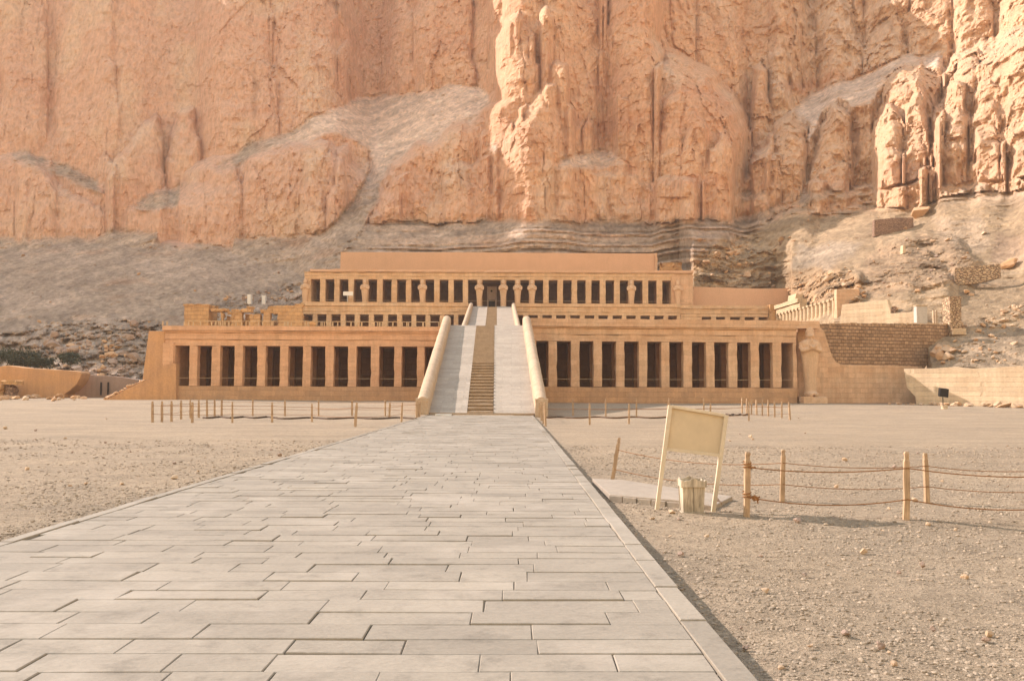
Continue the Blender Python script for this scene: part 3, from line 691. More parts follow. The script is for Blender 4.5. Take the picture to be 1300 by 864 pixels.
# =================================================================== TEMPLE
def skewbox(mb, x0, x1, y0, y1, z0, z1, O=None, ang=0, **kw):
    """rbox in a frame rotated by ang about O"""
    t = MB(); t.rbox(x0, x1, y0, y1, z0, z1, **kw)
    ca, sa = math.cos(ang), math.sin(ang)
    mb.add([(O.x+(v[0])*ca-(v[1])*sa, O.y+(v[0])*sa+(v[1])*ca, v[2]) for v in t.v], t.f); return mb
def u_on(px, py, O, ang):
    """distance along a rotated facade line where the picture column px meets it"""
    v = ray(px, py); d = Vector((math.cos(ang), math.sin(ang)))
    det_ = d.x*v.y-d.y*v.x
    return (v.x*(O.y)-v.y*O.x)/det_
def portico(t, O, ang, opens, pxy, ends, zg, zf, zo, layers, mat, depth=5.0, pmat=None, pd=.85, guard=True, rope_z=.8, inner=None, plinthmat=None, seed=1, floor_back=None, row2=True):
    """colonnade: opens = picture x pairs; ends = u range; layers = [(z0,z1,proj,name)] above the openings"""
    U = [(u_on(a, pxy, O, ang), u_on(b, pxy, O, ang)) for a, b in opens]
    e0, e1 = ends
    if zg < zf-.05:
        mb = MB(); skewbox(mb, e0, e1, -.05, 1.2, zg-.6, zf, O, ang, cell=1.2, jit=.02, seed=seed); mb.build('plinth', plinthmat or mat, t)
    mb = MB(); skewbox(mb, e0, e1, 1.2, depth+.4, zf-.6, zf-.02, O, ang, cell=3, jit=.0); mb.build('floor', MT['floor'], t)
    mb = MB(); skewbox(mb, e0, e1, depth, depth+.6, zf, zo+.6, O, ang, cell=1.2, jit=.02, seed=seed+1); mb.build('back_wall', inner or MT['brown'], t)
    prev = e0; piers = []
    for a_, b_ in U: piers.append((prev, a_)); prev = b_
    piers.append((prev, e1))
    for i, (a_, b_) in enumerate(piers):
        if b_-a_ < .05: continue
        mb = MB()
        first = i in (0, len(piers)-1)
        skewbox(mb, a_, b_, 0, (depth if first else pd), zf, zo, O, ang, cell=.7, jit=.018, seed=seed*100+i)
        mb.build('end_wall' if first else 'pillar', pmat or mat, t)
    if row2:
        for i, (a_, b_) in enumerate(piers[1:-1]):
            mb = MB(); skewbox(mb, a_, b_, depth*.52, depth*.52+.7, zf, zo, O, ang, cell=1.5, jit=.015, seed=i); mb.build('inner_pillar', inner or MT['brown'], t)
    for i, (z0, z1, pr, nm) in enumerate(layers):
        mb = MB(); skewbox(mb, e0-pr*.3, e1+pr*.3, -pr, depth+.6+.002*i, z0, z1, O, ang, cell=.9, jit=.022, seed=seed*50+i); mb.build(nm, mat, t)
    if guard:
        pts = []
        for i in range(41):
            uu = e0+.4+(e1-e0-.8)*i/40; v = -.0+.25
            pts.append((O.x+uu*math.cos(ang)-v*math.sin(ang), O.y+uu*math.sin(ang)+v*math.cos(ang), zf+rope_z-.03*math.sin(i*2.2)**2))
        MB().tube(pts, .02, 5).build('guard_rope', MT['pale'], t)
    return U, piers
# ---- lower left wing
YL = 87.0
O = Vector((0, YL)); 
zg = .35; zf = Z(380, 490, YL); zo = Z(380, 439, YL); zt = Z(380, 413.8, YL)
opsL = [(222, 240), (250.5, 268), (279.3, 297.3), (308, 326), (337, 355), (365.8, 384), (394.5, 412.5), (423.5, 441.3), (452.3, 470.5), (481.2, 500), (510, 529), (539, 557)]
t = thing('stone_portico', 'long orange lower portico with square pillars, left of the main ramp', 'portico', (X(380, YL), YL, zg))
xl0 = X(207, YL, 460)
portico(t, O, 0, opsL, 465, (xl0, X(572, YL)), zg, zf, zo,
        [(zo, zo+.62, 0, 'architrave'), (zo+.622, zo+1.32, .05, 'frieze'), (zo+1.322, zo+1.50, .16, 'torus_moulding'), (zo+1.502, zt, .30, 'cornice')], MT['left'], plinthmat=MT['plinth'])
# pilaster step and battered end wall, ruined footing
mb = MB(); mb.rbox(xl0-.02, X(221, YL, 460), -.18+YL, YL-.004, zf-.02, Z(215, 435, YL), cell=.6, jit=.02, seed=3); mb.build('pilaster', MT['left'], t)
mb = MB()
b0, b1, t0, t1 = X(180, YL, 490), X(207, YL, 490), X(189, YL, 420), X(209.5, YL, 420); zb, ztp = Z(190, 484, YL), Z(195, 420, YL)
mb.hexa([(b0, YL-.3, zb-1.6), (b1, YL-.3, zb-1.6), (b1, YL+6, zb-1.6), (b0, YL+6, zb-1.6), (t0, YL-.05, ztp), (t1, YL-.05, ztp), (t1, YL+6, ztp), (t0, YL+6, ztp)])
mb.build('battered_wall', MT['mud'], t, bevel=.05)
prof = [(129, 511.5), (131, 507.5), (142, 503.5), (152, 499), (160, 494), (170, 489.5), (180, 484), (190, 482), (192, 476), (200, 470), (206, 464), (214, 462), (223.4, 461), (223.4, 512)]
pp = [P(a_, b_, YL-.42) for a_, b_ in prof]
MB().prism(pp, (0, 1.0, 0)).build('ruined_footing', MT['mud'], t, bevel=.04)
mb = MB(); mb.box(xl0-2, X(572, YL), YL+5.7, 136.5, zt-1.2, zt-.05); mb.build('roof', MT['floor'], t)
# ---- lower right wing
AR = R(3.6); OR_ = Vector((X(670, 86.9), 86.9))
zf2 = Z(700, 490.6, 87); zo2 = Z(700, 432.4, 87); zt2 = Z(700, 403.7, 87)
opsR = [(681, 696.2), (707.5, 724.7), (736, 753.3), (764.5, 782), (793.2, 811), (822, 839.5), (850.2, 867.5), (879, 896.4), (907.4, 924.8), (936.3, 953), (964.4, 981), (992.3, 1006.8)]
t = thing('stone_portico', 'tan lower portico with square pillars and taller parapet, right of the main ramp', 'portico', (OR_.x+13, 88, zg))
eR = u_on(1012, 460, OR_, AR)
portico(t, OR_, AR, opsR, 465, (0, eR), zg, zf2, zo2,
        [(zo2, zo2+.66, 0, 'architrave'), (zo2+.662, zo2+1.30, .05, 'frieze'), (zo2+1.302, zo2+1.46, .18, 'torus_moulding')], MT['right'], plinthmat=MT['plinth'], seed=2)
eP = u_on(1040, 412, OR_, AR)
mb = MB(); skewbox(mb, -.1, eP, -.32, 1.1, zo2+1.462, zt2, OR_, AR, cell=.9, jit=.03, seed=5); mb.build('parapet', MT['right'], t)
mb = MB(); skewbox(mb, 0, eR, 1.1, 50, zo2+.9, zt-.1, OR_, AR, cell=8, jit=0); mb.build('roof', MT['floor'], t)
# ---- statue, one mesh per figure
def osiride(H):
    mb = MB(); n = 20
    # (z fraction, half width, half depth, y offset)  mummiform body, waist, shoulders, neck, head, crown
    prof = [(0, .085, .10, 0), (.04, .09, .13, -.02), (.08, .078, .09, 0), (.25, .085, .085, 0), (.42, .102, .09, 0), (.55, .118, .095, 0), (.62, .125, .10, 0),
            (.68, .135, .105, 0), (.74, .142, .105, 0), (.775, .138, .095, 0), (.80, .11, .08, 0), (.815, .062, .06, 0), (.826, .05, .055, -.005), (.835, .052, .06, -.01),
            (.85, .058, .072, -.015), (.87, .061, .074, -.015), (.89, .06, .068, -.005), (.905, .066, .066, 0), (.93, .066, .064, .005), (.955, .06, .056, .005), (.978, .047, .044, .005), (.993, .028, .026, .005), (1.0, .006, .006, .005)]
    vs_ = []; fs = []
    for (z, wx, wy, oy) in prof:
        for k in range(n):
            a_ = 2*math.pi*k/n; c_, s_ = math.cos(a_), math.sin(a_)
            e = .75
            vs_.append((math.copysign(abs(c_)**e, c_)*wx*H, math.copysign(abs(s_)**e, s_)*wy*H+oy*H, z*H))
    for i in range(len(prof)-1):
        for k in range(n): fs.append((i*n+k, i*n+(k+1) % n, (i+1)*n+(k+1) % n, (i+1)*n+k))
    fs += [tuple(range(n))[::-1], tuple(range((len(prof)-1)*n, len(prof)*n))]
    mb.add(vs_, fs)
    for s_ in (-1, 1):   # crossed arms and fists with five folded fingers
        mb.tube([(s_*.128*H, 0, .765*H), (s_*.138*H, -.02*H, .70*H), (s_*.128*H, -.065*H, .645*H), (s_*.07*H, -.105*H, .665*H), (-s_*.03*H, -.12*H, .705*H)], [.032*H, .034*H, .031*H, .027*H, .021*H], 10)
        mb.tube([(-s_*.027*H, -.12*H, .70*H), (-s_*.05*H, -.13*H, .717*H)], [.025*H, .022*H], 8)
        for q in range(4): mb.tube([(-s_*(.026+.009*q)*H, -.143*H, (.690+.011*q)*H), (-s_*(.045+.009*q)*H, -.148*H, (.704+.011*q)*H)], .0055*H, 6)
        mb.tube([(-s_*.026*H, -.14*H, .73*H), (-s_*.036*H, -.15*H, .717*H)], .006*H, 6)
        mb.tube([(-s_*.045*H, -.135*H, .66*H), (-s_*.055*H, -.14*H, .78*H)], .006*H, 6)   # sceptre
        mb.tube([(s_*.064*H, -.005*H, .862*H), (s_*.065*H, -.005*H, .880*H)], .010*H, 6)   # ears
        mb.tube([(s_*.022*H, -.078*H, .872*H), (s_*.022*H, -.084*H, .872*H)], .008*H, 6)   # eyes
    mb.tube([(0, -.086*H, .876*H), (0, -.100*H, .858*H)], [.005*H, .010*H], 6)            # nose
    mb.tube([(-.015*H, -.082*H, .848*H), (.015*H, -.082*H, .848*H)], .0045*H, 6)           # mouth
    mb.tube([(0, -.074*H, .832*H), (0, -.095*H, .79*H), (0, -.10*H, .778*H)], [.011*H, .012*H, .009*H], 8)   # beard
    for s_ in (-1, 1): mb.tube([(s_*.045*H, -.05*H, .035*H), (s_*.045*H, -.16*H, .02*H)], [.04*H, .028*H], 8)  # feet
    return mb
def solidify_mesh(o, vox):
    m = o.modifiers.new('r', 'REMESH'); m.mode = 'VOXEL'; m.voxel_size = vox; m.use_smooth_shade = True
    dg = bpy.context.evaluated_depsgraph_get(); dg.update()
    me = bpy.data.meshes.new_from_object(o.evaluated_get(dg)); o.modifiers.clear(); mats = o.data.materials[:]
    o.data = me
    if not me.materials: me.materials.append(mats[0])
YS = 88.6; H = Z(1028, 414.5, YS)-Z(1028, 503, YS)
sp_ = Vector((X(1028.5, YS, 470), YS, Z(1028, 503, YS)))
t = thing('colossal_statue', 'tall crowned stone statue with crossed arms at the right end of the lower portico', 'statue', (sp_.x, sp_.y, sp_.z-.45))
so_ = osiride(H); so_.v = [(v[0]*.98+sp_.x, v[1]+sp_.y, v[2]+sp_.z) for v in so_.v]
bo = so_.build('body', MT['statue'], t, smooth=True); solidify_mesh(bo, .075); stat_mesh = bo.data
MB().rbox(sp_.x-1.15, sp_.x+1.3, sp_.y-1.3, sp_.y+.9, sp_.z-.9, sp_.z+.02, cell=.4, jit=.04).build('pedestal', MT['statue'], t)
MB().rbox(X(1006.5, 87.4), X(1011.5, 87.4), 88.2, 88.9, zf2-.02, zf2+.55, cell=.3, jit=.03)
# ---- retaining wall on the right
YW0, YW1 = 90.0, 97.0
xa, xb = X(1008, YW0), X(1232, YW1)
def wp(px, py, off=0):
    """point on the retaining wall plane"""
    v = ray(px, py); d = Vector((xb-xa, YW1-YW0)); 
    k_ = (xa*d.y-YW0*d.x)/(v.x*d.y-v.y*d.x); p = Vector((v.x*k_, v.y*k_, CAMZ+v.z*k_)); nrm = Vector((d.y, -d.x, 0)).normalized()
    return p+nrm*off
t = thing('retaining_wall', 'wide terrace wall of brown brickwork above smooth plaster, right of the statue', 'wall', (X(1110, 93), 92, .3))
nrm = Vector(((YW1-YW0), -(xb-xa), 0)).normalized()
pts = [wp(a_, b_) for a_, b_ in [(1036, 520), (1036, 411), (1080, 410), (1140, 411), (1228, 412.5), (1226, 417), (1205, 430), (1190, 443), (1180, 458), (1172, 470), (1172, 520)]]
MB().prism(pts, -nrm*1.6).build('brickwork', MT['brick'], t)
pl = [(1009, 512), (1009, 413), (1037, 414), (1043, 421), (1048, 437), (1053, 452), (1058, 459.5), (1066, 463), (1100, 463.5), (1140, 464.5), (1166, 465.5), (1173, 472), (1190, 480), (1192, 512)]
pts = [wp(a_, b_, .45) for a_, b_ in pl]
MB().prism(pts, -nrm*.6).build('plaster_face', MT['right'], t, bevel=.05)
mb = MB()
for i in range(34):
    x_ = 1042+i*5.4+random.uniform(-1, 1); s_ = random.uniform(.22, .42); q = wp(x_, 411.5, -.3)
    mb.rbox(q.x-s_*1.1, q.x+s_, q.y-.3, q.y+.5, q.z-.1, q.z+s_*.5, cell=.2, jit=.04, seed=i)
mb.build('coping', MT['rockm'], t)
# bright wall on the far right, facing the sun
t = thing('boundary_wall', 'sunlit cream block wall at the right edge of the forecourt', 'wall', (46, 88.5, .4))
p0 = Vector((X(1163, 86.5, 490), 86.5, 0)); al = R(48); dv = Vector((math.cos(al), -math.sin(al), 0)); nv_ = Vector((-math.sin(al), -math.cos(al), 0))
Lw = 26; zt_ = Z(1170, 467.5, 86); pts = [p0+Vector((0, 0, -.2)), p0+dv*-.1+Vector((0, 0, 1.2)), p0+dv*-.9+Vector((0, 0, 2.1)), p0+dv*-1.2+Vector((0, 0, zt_))]
for i in range(14): pts.append(p0+dv*(Lw*(i+1)/14)+Vector((0, 0, zt_+.12*math.sin(i*2.1)-.0*i)))
pts.append(p0+dv*Lw+Vector((0, 0, -.2)))
MB().prism(pts, -nv_*1.0).build('wall_face', MT['lit'], t, bevel=.04)

# ---- main ramp
def ramp_obj(name, label, Y0_, Y1_, z0, z1, cx0, cx1, hw, pw, ph0, ph1, stair, nst, stf, zbase, block=False):
    t = thing(name, label, 'ramp', ((cx0+cx1)/2, Y0_, zbase))
    cx = lambda y: cx0+(cx1-cx0)*(y-Y0_)/(Y1_-Y0_)
    zz = lambda y: z0+(z1-z0)*(y-Y0_)/(Y1_-Y0_)
    s0, s1 = stair
    def strip(a_, b_, top, bot, mat, nm, seg=28, jit=.012, y0=Y0_, y1=Y1_):
        mb = MB(); vs_ = []; fs = []
        rg = random.Random(int(a_*100))
        for i in range(seg+1):
            y = y0+(y1-y0)*i/seg; c_ = cx(y); h = zz(y)+top+rg.gauss(0, jit)
            vs_ += [(c_+a_, y, h), (c_+b_, y, h+rg.gauss(0, jit)), (c_+b_, y, bot), (c_+a_, y, bot)]
        for i in range(seg):
            for k_ in range(4): k2 = (k_+1) % 4; fs.append((i*4+k_, i*4+k2, i*4+4+k2, i*4+4+k_))
        fs += [(0, 1, 2, 3), (seg*4+3, seg*4+2, seg*4+1, seg*4)]
        mb.add(vs_, fs); return mb.build(nm, mat, t)
    strip(-hw-.02, s0, 0, zbase-.4, MT['rampst'], 'ramp_slope'); strip(s1, hw+.02, 0, zbase-.4, MT['rampst'], 'ramp_slope')
    # stair: treads in one mesh, then the smooth upper run
    ysplit = Y0_+(Y1_-Y0_)*stf
    mb = MB()
    for i in range(nst):
        ya = Y0_+(ysplit-Y0_)*i/nst; yb = Y0_+(ysplit-Y0_)*(i+1)/nst
        h_ = zz(yb)-.10+random.gauss(0, .008); rs_ = (zz(yb)-zz(ya))
        mb.box(cx(ya)+s0+.002, cx(ya)+s1-.002, ya+.16, yb+.25, zbase-.3, h_-rs_*.62)
        mb.rbox(cx(ya)+s0+.004, cx(ya)+s1-.004, ya, yb+.2, h_-rs_*.62+.002, h_, cell=.35, jit=.008, seed=i)
    if nst: mb.build('stairs', MT['stairs'], t)
    mb = MB(); n2_ = int((Y1_-ysplit)/.62)
    for i in range(n2_):
        ya = ysplit+(Y1_-ysplit)*i/n2_; yb = ysplit+(Y1_-ysplit)*(i+1)/n2_
        mb.box(cx(ya)+s0+.002, cx(ya)+s1-.002, ya, yb+(.3 if i < n2_-1 else 0), zbase-.3, zz(yb)-.10+random.gauss(0, .006))
    mb.build('upper_stairs', MT['stairs'], t)
    for sgn in (-1, 1):
        mb = MB(); vs_ = []; seg = 30; m = 12; rg = random.Random(sgn+5)
        for i in range(seg+1):
            f = i/seg; y = Y0_-.15+(Y1_+.3-Y0_)*f; c_ = cx(y)+sgn*(hw+pw/2); top = zz(y)+ph0+(ph1-ph0)*f; r_ = pw/2*(1+rg.gauss(0, .025))
            ring = [(c_+r_, y, zbase-.4)]
            for k_ in range(m+1):
                a_ = math.pi*k_/m; ring.append((c_+math.cos(a_)*r_, y, top-r_+math.sin(a_)*r_))
            ring.append((c_-r_, y, zbase-.4)); vs_ += ring
        M_ = m+3; fs = []
        for i in range(seg):
            for k_ in range(M_): k2 = (k_+1) % M_; fs.append((i*M_+k_, i*M_+k2, (i+1)*M_+k2, (i+1)*M_+k_))
        fs += [tuple(range(M_)), tuple(range(seg*M_, seg*M_+M_))]
        mb.add(vs_, fs); mb.build('parapet', MT['parapet'], t, smooth=False)
        if block:
            c_ = cx(Y0_)+sgn*(hw+pw/2)
            mb = MB(); mb.rbox(c_-pw/2-.04, c_+pw/2+.04, Y0_-.75, Y0_-.1, -.15, ph0+.02, cell=.3, jit=.02, seed=9+sgn); mb.build('end_block', MT['parapet'], t)
    return t
zT = Z(617, 412.3, 86)
t = ramp_obj('stone_ramp', 'broad pale main ramp with central stairs rising from the paved causeway', 58.6, 86.4, .16, zT, -2.0, -2.54, 3.585, .82, 1.12, .92, (-1.02, .78), 17, .50, 0, True)
MB().box(-5.5, 1.5, 58.3, 58.59, -.2, .15).build('front_step', MT['stairs'], t)
mb = MB(); mb.rbox(X(553, 57.9), X(574, 57.9), 57.55, 58.25, .0, .10, cell=.3, jit=.015); tag(mb.build('stone_slab', MT['white']), 'small pale slab lying flat at the left foot of the main ramp', 'slab')
zT2 = Z(624, 389, 136)
t = ramp_obj('stone_ramp', 'narrower upper ramp climbing to the top terrace behind the main ramp', 101.5, 136, zT, zT2, -2.5, -3.13, 3.05, .58, .75, .62, (-.75, .72), 0, 0, zT)
# ---- middle terrace portico
YM = 136.0; O = Vector((0, YM)); zfm = zT+.05; zom = Z(470, 398.8, YM); ztm = Z(450, 384, YM)
opM = [(384, 396.3), (402.6, 414.2), (420.6, 432.2), (438.7, 450), (456.7, 468), (474.6, 486), (492.5, 504), (510.5, 522), (528.5, 540), (546.4, 558), (564.3, 576), (582, 592)]
t = thing('middle_colonnade', 'left half of the second storey colonnade with dark square openings, behind the balustrade', 'colonnade', (X(480, YM), YM, zfm))
lay = lambda zo_, zt_: [(zo_, zo_+.5, 0, 'architrave'), (zo_+.502, zt_-.55, .06, 'frieze'), (zt_-.548, zt_, .22, 'cornice')]
portico(t, O, 0, opM, 400, (X(381.5, YM), X(594, YM)), zfm, zfm, zom, lay(zom, ztm), MT['upper'], depth=4.5, guard=False, pd=.8, row2=False)
opM2 = [(656, 664), (671, 682.5), (688.7, 700.5), (706.3, 718), (724.3, 736), (742.4, 754.3), (760, 771.5), (777.8, 789.5), (795.3, 807), (813.2, 825), (831, 842.4), (848.6, 859.5)]
t = thing('middle_colonnade', 'right half of the second storey colonnade, mostly hidden behind the right parapet', 'colonnade', (X(760, YM), YM, zfm))
portico(t, O, 0, opM2, 400, (X(652.5, YM), X(864, YM)), zfm, zfm, zom, lay(zom, ztm), MT['upper'], depth=4.5, guard=False, pd=.8, row2=False, seed=4)
t = thing('end_colonnade', 'far right stretch of the second storey colonnade beside the sunlit side columns', 'colonnade', (X(920, YM), YM, zfm))
opM3 = [(891.5, 903), (909, 920.6), (927, 939.6), (945.6, 957.6), (963, 974.6)]
zo3, zt3 = Z(930, 402, YM), Z(930, 387.5, YM)
portico(t, Vector((0, YM+.25)), 0, opM3, 400, (X(864.2, YM), X(977, YM)), zfm, zfm, zo3, lay(zo3, zt3), MT['upper'], depth=4.5, guard=False, pd=.8, row2=False, seed=5)
mb = MB(); mb.rbox(X(977, YM), X(990, YM), YM-.5, YM+4, zfm, Z(982, 386.5, YM), cell=.7, jit=.05, seed=2); mb.build('corner_block', MT['ruin'], t)
# top terrace floor
mb = MB(); mb.box(X(381, YM), X(990, YM), YM+5.2, 156, ztm-1.4, zT2-.02); tag(mb.build('terrace_floor', MT['floor']), kind='structure')
# ---- ruined stretch left
YU = 131.0
t = thing('ruined_chapel', 'broken ochre block walls with gaps on the left of the second terrace', 'ruin', (X(300, YU), YU, zfm))
mb = MB(); mb.rbox(X(233.5, YU, 400), X(265, YU, 400), YU, YU+4, zfm, Z(250, 386, YU), cell=.6, jit=.04); mb.rbox(X(232, YU, 400), X(266, YU, 400), YU-.15, YU+4.1, Z(250, 388, YU), Z(250, 385.5, YU), cell=.6, jit=.05); mb.build('corner_block', MT['ruin'], t)
for i, (a_, b_, tp_) in enumerate([(278, 282, 396), (291, 306, 392), (315, 329, 398), (332, 342, 393), (350, 383, 387)]):
    mb = MB(); mb.rbox(X(a_, YU), X(b_, YU), YU+.1, YU+1.3, zfm, Z((a_+b_)/2, tp_, YU), cell=.5, jit=.07, seed=i); mb.build('pier', MT['ruin'], t)
mb = MB(); mb.rbox(X(264, YU), X(384, YU), YU+2.6, YU+3.2, zfm, Z(320, 404, YU), cell=.6, jit=.08, seed=8); mb.build('rear_wall', MT['ruin'], t)
mb = MB()
for i, (a_, b_, ya, yb) in enumerate([(265, 288, 391, 395.5), (286, 304, 394, 398.5), (304, 318, 391, 396), (311, 319, 388.5, 391.5), (328, 346, 392, 397), (338, 352, 388, 392.5), (344, 356, 387, 398), (372, 384, 384.5, 389)]):
    mb = MB(); mb.rbox(X(a_, YU), X(b_, YU), YU+.05+i*.01, YU+1.5, Z(a_, yb, YU), Z(a_, ya, YU), cell=.35, jit=.08, seed=20+i); mb.build('lintel', MT['ruin'], t)
mb = MB(); mb.rbox(X(306, YU), X(316, YU), YU+1.4, YU+1.7, zfm, Z(310, 397, YU), cell=.4, jit=.05); mb.rbox(X(282, YU), X(291, YU), YU+1.4, YU+1.7, zfm, Z(310, 400, YU), cell=.4, jit=.05, seed=3); mb.build('infill', MT['ruin'], t)
# ---- balustrade on the left wing
t = thing('balustrade', 'low pale stone railing along the roof edge of the left lower portico', 'railing', (X(400, YL), YL, zt))
xr0, xr1 = X(237, YL), X(558, YL); nb = 66
ob = None; rg = random.Random(2)
zb_ = zt-.02; zr_ = Z(400, 407.5, YL+.3)
MB().rbox(xr0, xr1, YL+.22, YL+.36, zr_-.07, zr_, cell=.5, jit=.01).build('rail', MT['pale'], t)
MB().rbox(xr0, xr1, YL+.15, YL+.45, zb_, zb_+.06, cell=.5, jit=.01).build('base_rail', MT['pale'], t)
for i in range(nb):
    x_ = xr0+(xr1-xr0)*i/(nb-1)
    if ob is None:
        mb = MB(); mb.rbox(x_-.055, x_+.055, YL+.24, YL+.34, zb_+.055, zr_-.065, cell=.2, jit=.006); ob = mb.build('baluster', MT['pale'], t); bx = x_
    else:
        c_ = ob.copy(); COL.objects.link(c_); c_.location.x = ob.location.x+(x_-bx); c_.scale.x = rg.uniform(.85, 1.25)
MB().rbox(X(391, YL), X(400, YL), YL+.05, YL+.5, zb_+.02, zr_-.05, cell=.25, jit=.05).build('rubble_fill', MT['ruin'], t)
# ---- upper colonnade
YC = 139.0; O = Vector((0, YC)); zfu = zT2; zou = Z(620, 355, YC); ztu = Z(620, 342.2, YC)
opU = [(394.6, 406), (413, 424), (431, 442), (449, 460), (467.3, 478.3), (485.6, 496.8), (503.8, 515), (522, 533), (540, 551), (558, 569), (576, 587.3), (594.3, 605.2), (612.3, 635.2)]
opU += [(642.8+18.03*i, 653.4+18.03*i) for i in range(12)]
t = thing('upper_colonnade', 'top terrace colonnade of many square pillars under a long cornice', 'colonnade', (X(625, YC), YC, zfu))
portico(t, O, 0, opU, 370, (X(384.5, YC), X(880, YC)), zfu, zfu, zou,
        [(zou, zou+.5, 0, 'architrave'), (zou+.502, zou+1.05, .05, 'frieze'), (zou+1.052, zou+1.2, .14, 'torus_moulding')], MT['upper'], depth=4.6, guard=True, pd=.8, seed=6, row2=True, rope_z=1.25)
mb = MB(); mb.rbox(X(392, YC), X(881, YC), YC-.3, YC+5.3, zou+1.202, ztu, cell=.9, jit=.035, seed=3); mb.build('cornice', MT['uwall'], t)
mb = MB(); mb.rbox(X(386, YC), X(391.5, YC), YC-.1, YC+5, zou+1.202, ztu-.35, cell=.4, jit=.06, seed=3); mb.build('broken_corner', MT['upper'], t)
# low front parapet either side of the ramp head
for a_, b_ in ((383, 593), (655, 880)):
    mb = MB(); mb.rbox(X(a_, YM), X(b_, YM), YM-.1, YM+.6, ztm-.02, Z((a_+b_)/2, 383.2 if a_ < 600 else 385, YM), cell=.8, jit=.03, seed=a_); mb.build('front_parapet', MT['upper'], t)
mb = MB(); mb.rbox(X(852, YC)+.1, X(880, YC)+.1, YC-.12, YC-.004, zfu, zou+.9, cell=.6, jit=.02); mb.build('end_panel', MT['right'], t)
# granite doorway in the back wall
YG = 142.4
t2 = thing('granite_portal', 'pinkish granite doorway with dark door, centred behind the top colonnade', 'doorway', (X(624, YG), YG, zfu))
x0_, x1_, zt_ = X(617.8, YG), X(630.2, YG), Z(624, 363.5, YG); xm0, xm1, zd = X(619.8, YG), X(628.2, YG), Z(624, 380.5, YG)
mb = MB(); mb.rbox(x0_, xm0, YG, YG+.9, zfu, zt_, cell=.5, jit=.01); mb.rbox(xm1, x1_, YG, YG+.9, zfu, zt_, cell=.5, jit=.01); mb.build('jambs', MT['granite'], t2)
mb = MB(); mb.rbox(xm0, xm1, YG+.03, YG+.9, zd, zt_-.01, cell=.5, jit=.01); mb.build('lintel', MT['granite'], t2)
MB().box(xm0, xm1, YG+.6, YG+.7, zfu, zd).build('door', MT['black'], t2)
c_ = P(624, 369.3, YG); MB().tube([(c_.x, YG+.06, c_.z), (c_.x, YG-.03, c_.z)], .17, 14).build('disc', MT['black'], t2)
# osiride figures in front of pillars
proto = None; names = ['third pillar gap from the left end', 'eighth pillar from the left end']
Hs = zou-zfu+.0
for i, (px, lb) in enumerate([(387.5, 'weathered royal statue at the broken left corner of the top colonnade'), (463.2, 'pale royal statue on the fourth pillar from the left of the top colonnade'),
        (536.3, 'pale royal statue on the eighth pillar from the left of the top colonnade'), (608.6, 'pale royal statue just left of the granite doorway'),
        (638.9, 'pale royal statue just right of the granite doorway'), (657.2, 'middle statue of the three right of the granite doorway'),
        (675.4, 'third statue to the right of the granite doorway'), (801.6, 'lone pale royal statue on the right half of the top colonnade'),
        (860.5, 'worn reddish royal statue against the right end wall of the top colonnade')]):
    q = Vector((X(px, YC-.2, 370), YC-.28, zfu))
    if proto is None:
        proto = bpy.data.objects.new('royal_statue', stat_mesh.copy()); COL.objects.link(proto); o = proto
        vv = np.empty(len(proto.data.vertices)*3); proto.data.vertices.foreach_get('co', vv); vv = vv.reshape(-1, 3)
        vv[:, 0] -= vv[:, 0].mean(); vv[:, 1] -= vv[:, 1].mean(); vv[:, 2] -= vv[:, 2].min()
        proto.data.vertices.foreach_set('co', vv.ravel())
    else: o = proto.copy(); COL.objects.link(o)
    o.location = q; s_ = Hs/H; o.scale = (s_*1.02, s_*.8, s_); tag(o, lb, 'statue', 'royal statues along the top colonnade')
# ---- long wall behind the top
YB = 150.0
t = thing('rear_wall', 'long plain tan wall rising behind the top colonnade', 'wall', (X(630, YB), YB, zfu))
pts = [P(431.5, 350, YB), P(432.5, 319.8, YB), P(640, 320.6, YB), P(833, 321.8, YB), P(834, 352, YB)]
MB().prism(pts, (0, 1.2, 0)).build('wall_face', MT['uwall'], t, bevel=.05)
mb = MB(); mb.rbox(X(832, YB-.3), X(835.5, YB-.3), YB-.4, YB+.8, zfu, Z(833, 321, YB-.3), cell=.6, jit=.03); mb.build('buttress', MT['right'], t)
mb = MB(); mb.rbox(X(836, YB+2), X(866, YB+2), YB+.5, YB+1.5, zfu, Z(850, 334, YB+2), cell=.5, jit=.2); mb.build('rough_wall', MT['ruin'], t)
t = thing('rear_wall', 'lower plain tan wall between the top colonnade and the sunlit side columns', 'wall', (X(940, 141), 141, zfu))
pts = [P(880, 392, 141), P(880.5, 363.8, 141), P(945, 366, 141), P(976, 366.3, 141), P(1006, 365.5, 141), P(1007, 392, 141)]
MB().prism(pts, (0, 1.0, 0)).build('wall_face', MT['uwall'], t, bevel=.04)
# ---- side colonnade facing left
XS = 41.8; t = thing('side_colonnade', 'row of round sunlit columns running back along the right side of the terrace', 'colonnade', (XS, 122, zfm))
zc = 13.75; ob = None
for i in range(16):
    y = 111.6+i*1.58
    if ob is None:
        mb = MB(); m = 14; mb.tube([(XS, y, zfm), (XS, y, (zfm+zc)/2), (XS, y, zc-.25)], [.50, .47, .43], m); mb.box(XS-.46, XS+.46, y-.46, y+.46, zc-.25, zc); ob = mb.build('column', MT['pale'], t); y0_ = y
    else: c_ = ob.copy(); COL.objects.link(c_); c_.location.y = ob.location.y+(y-y0_); c_.scale.z = random.uniform(.985, 1.0)
mb = MB(); mb.rbox(XS-.5, XS+.6, 124, 136.3, zc+.003, zc+.75, cell=.8, jit=.02); mb.build('architrave', MT['pale'], t)
mb = MB(); mb.rbox(XS-.75, XS+.7, 124.2, 136.5, zc+.753, zc+1.35, cell=.8, jit=.03); mb.build('cornice', MT['pale'], t)
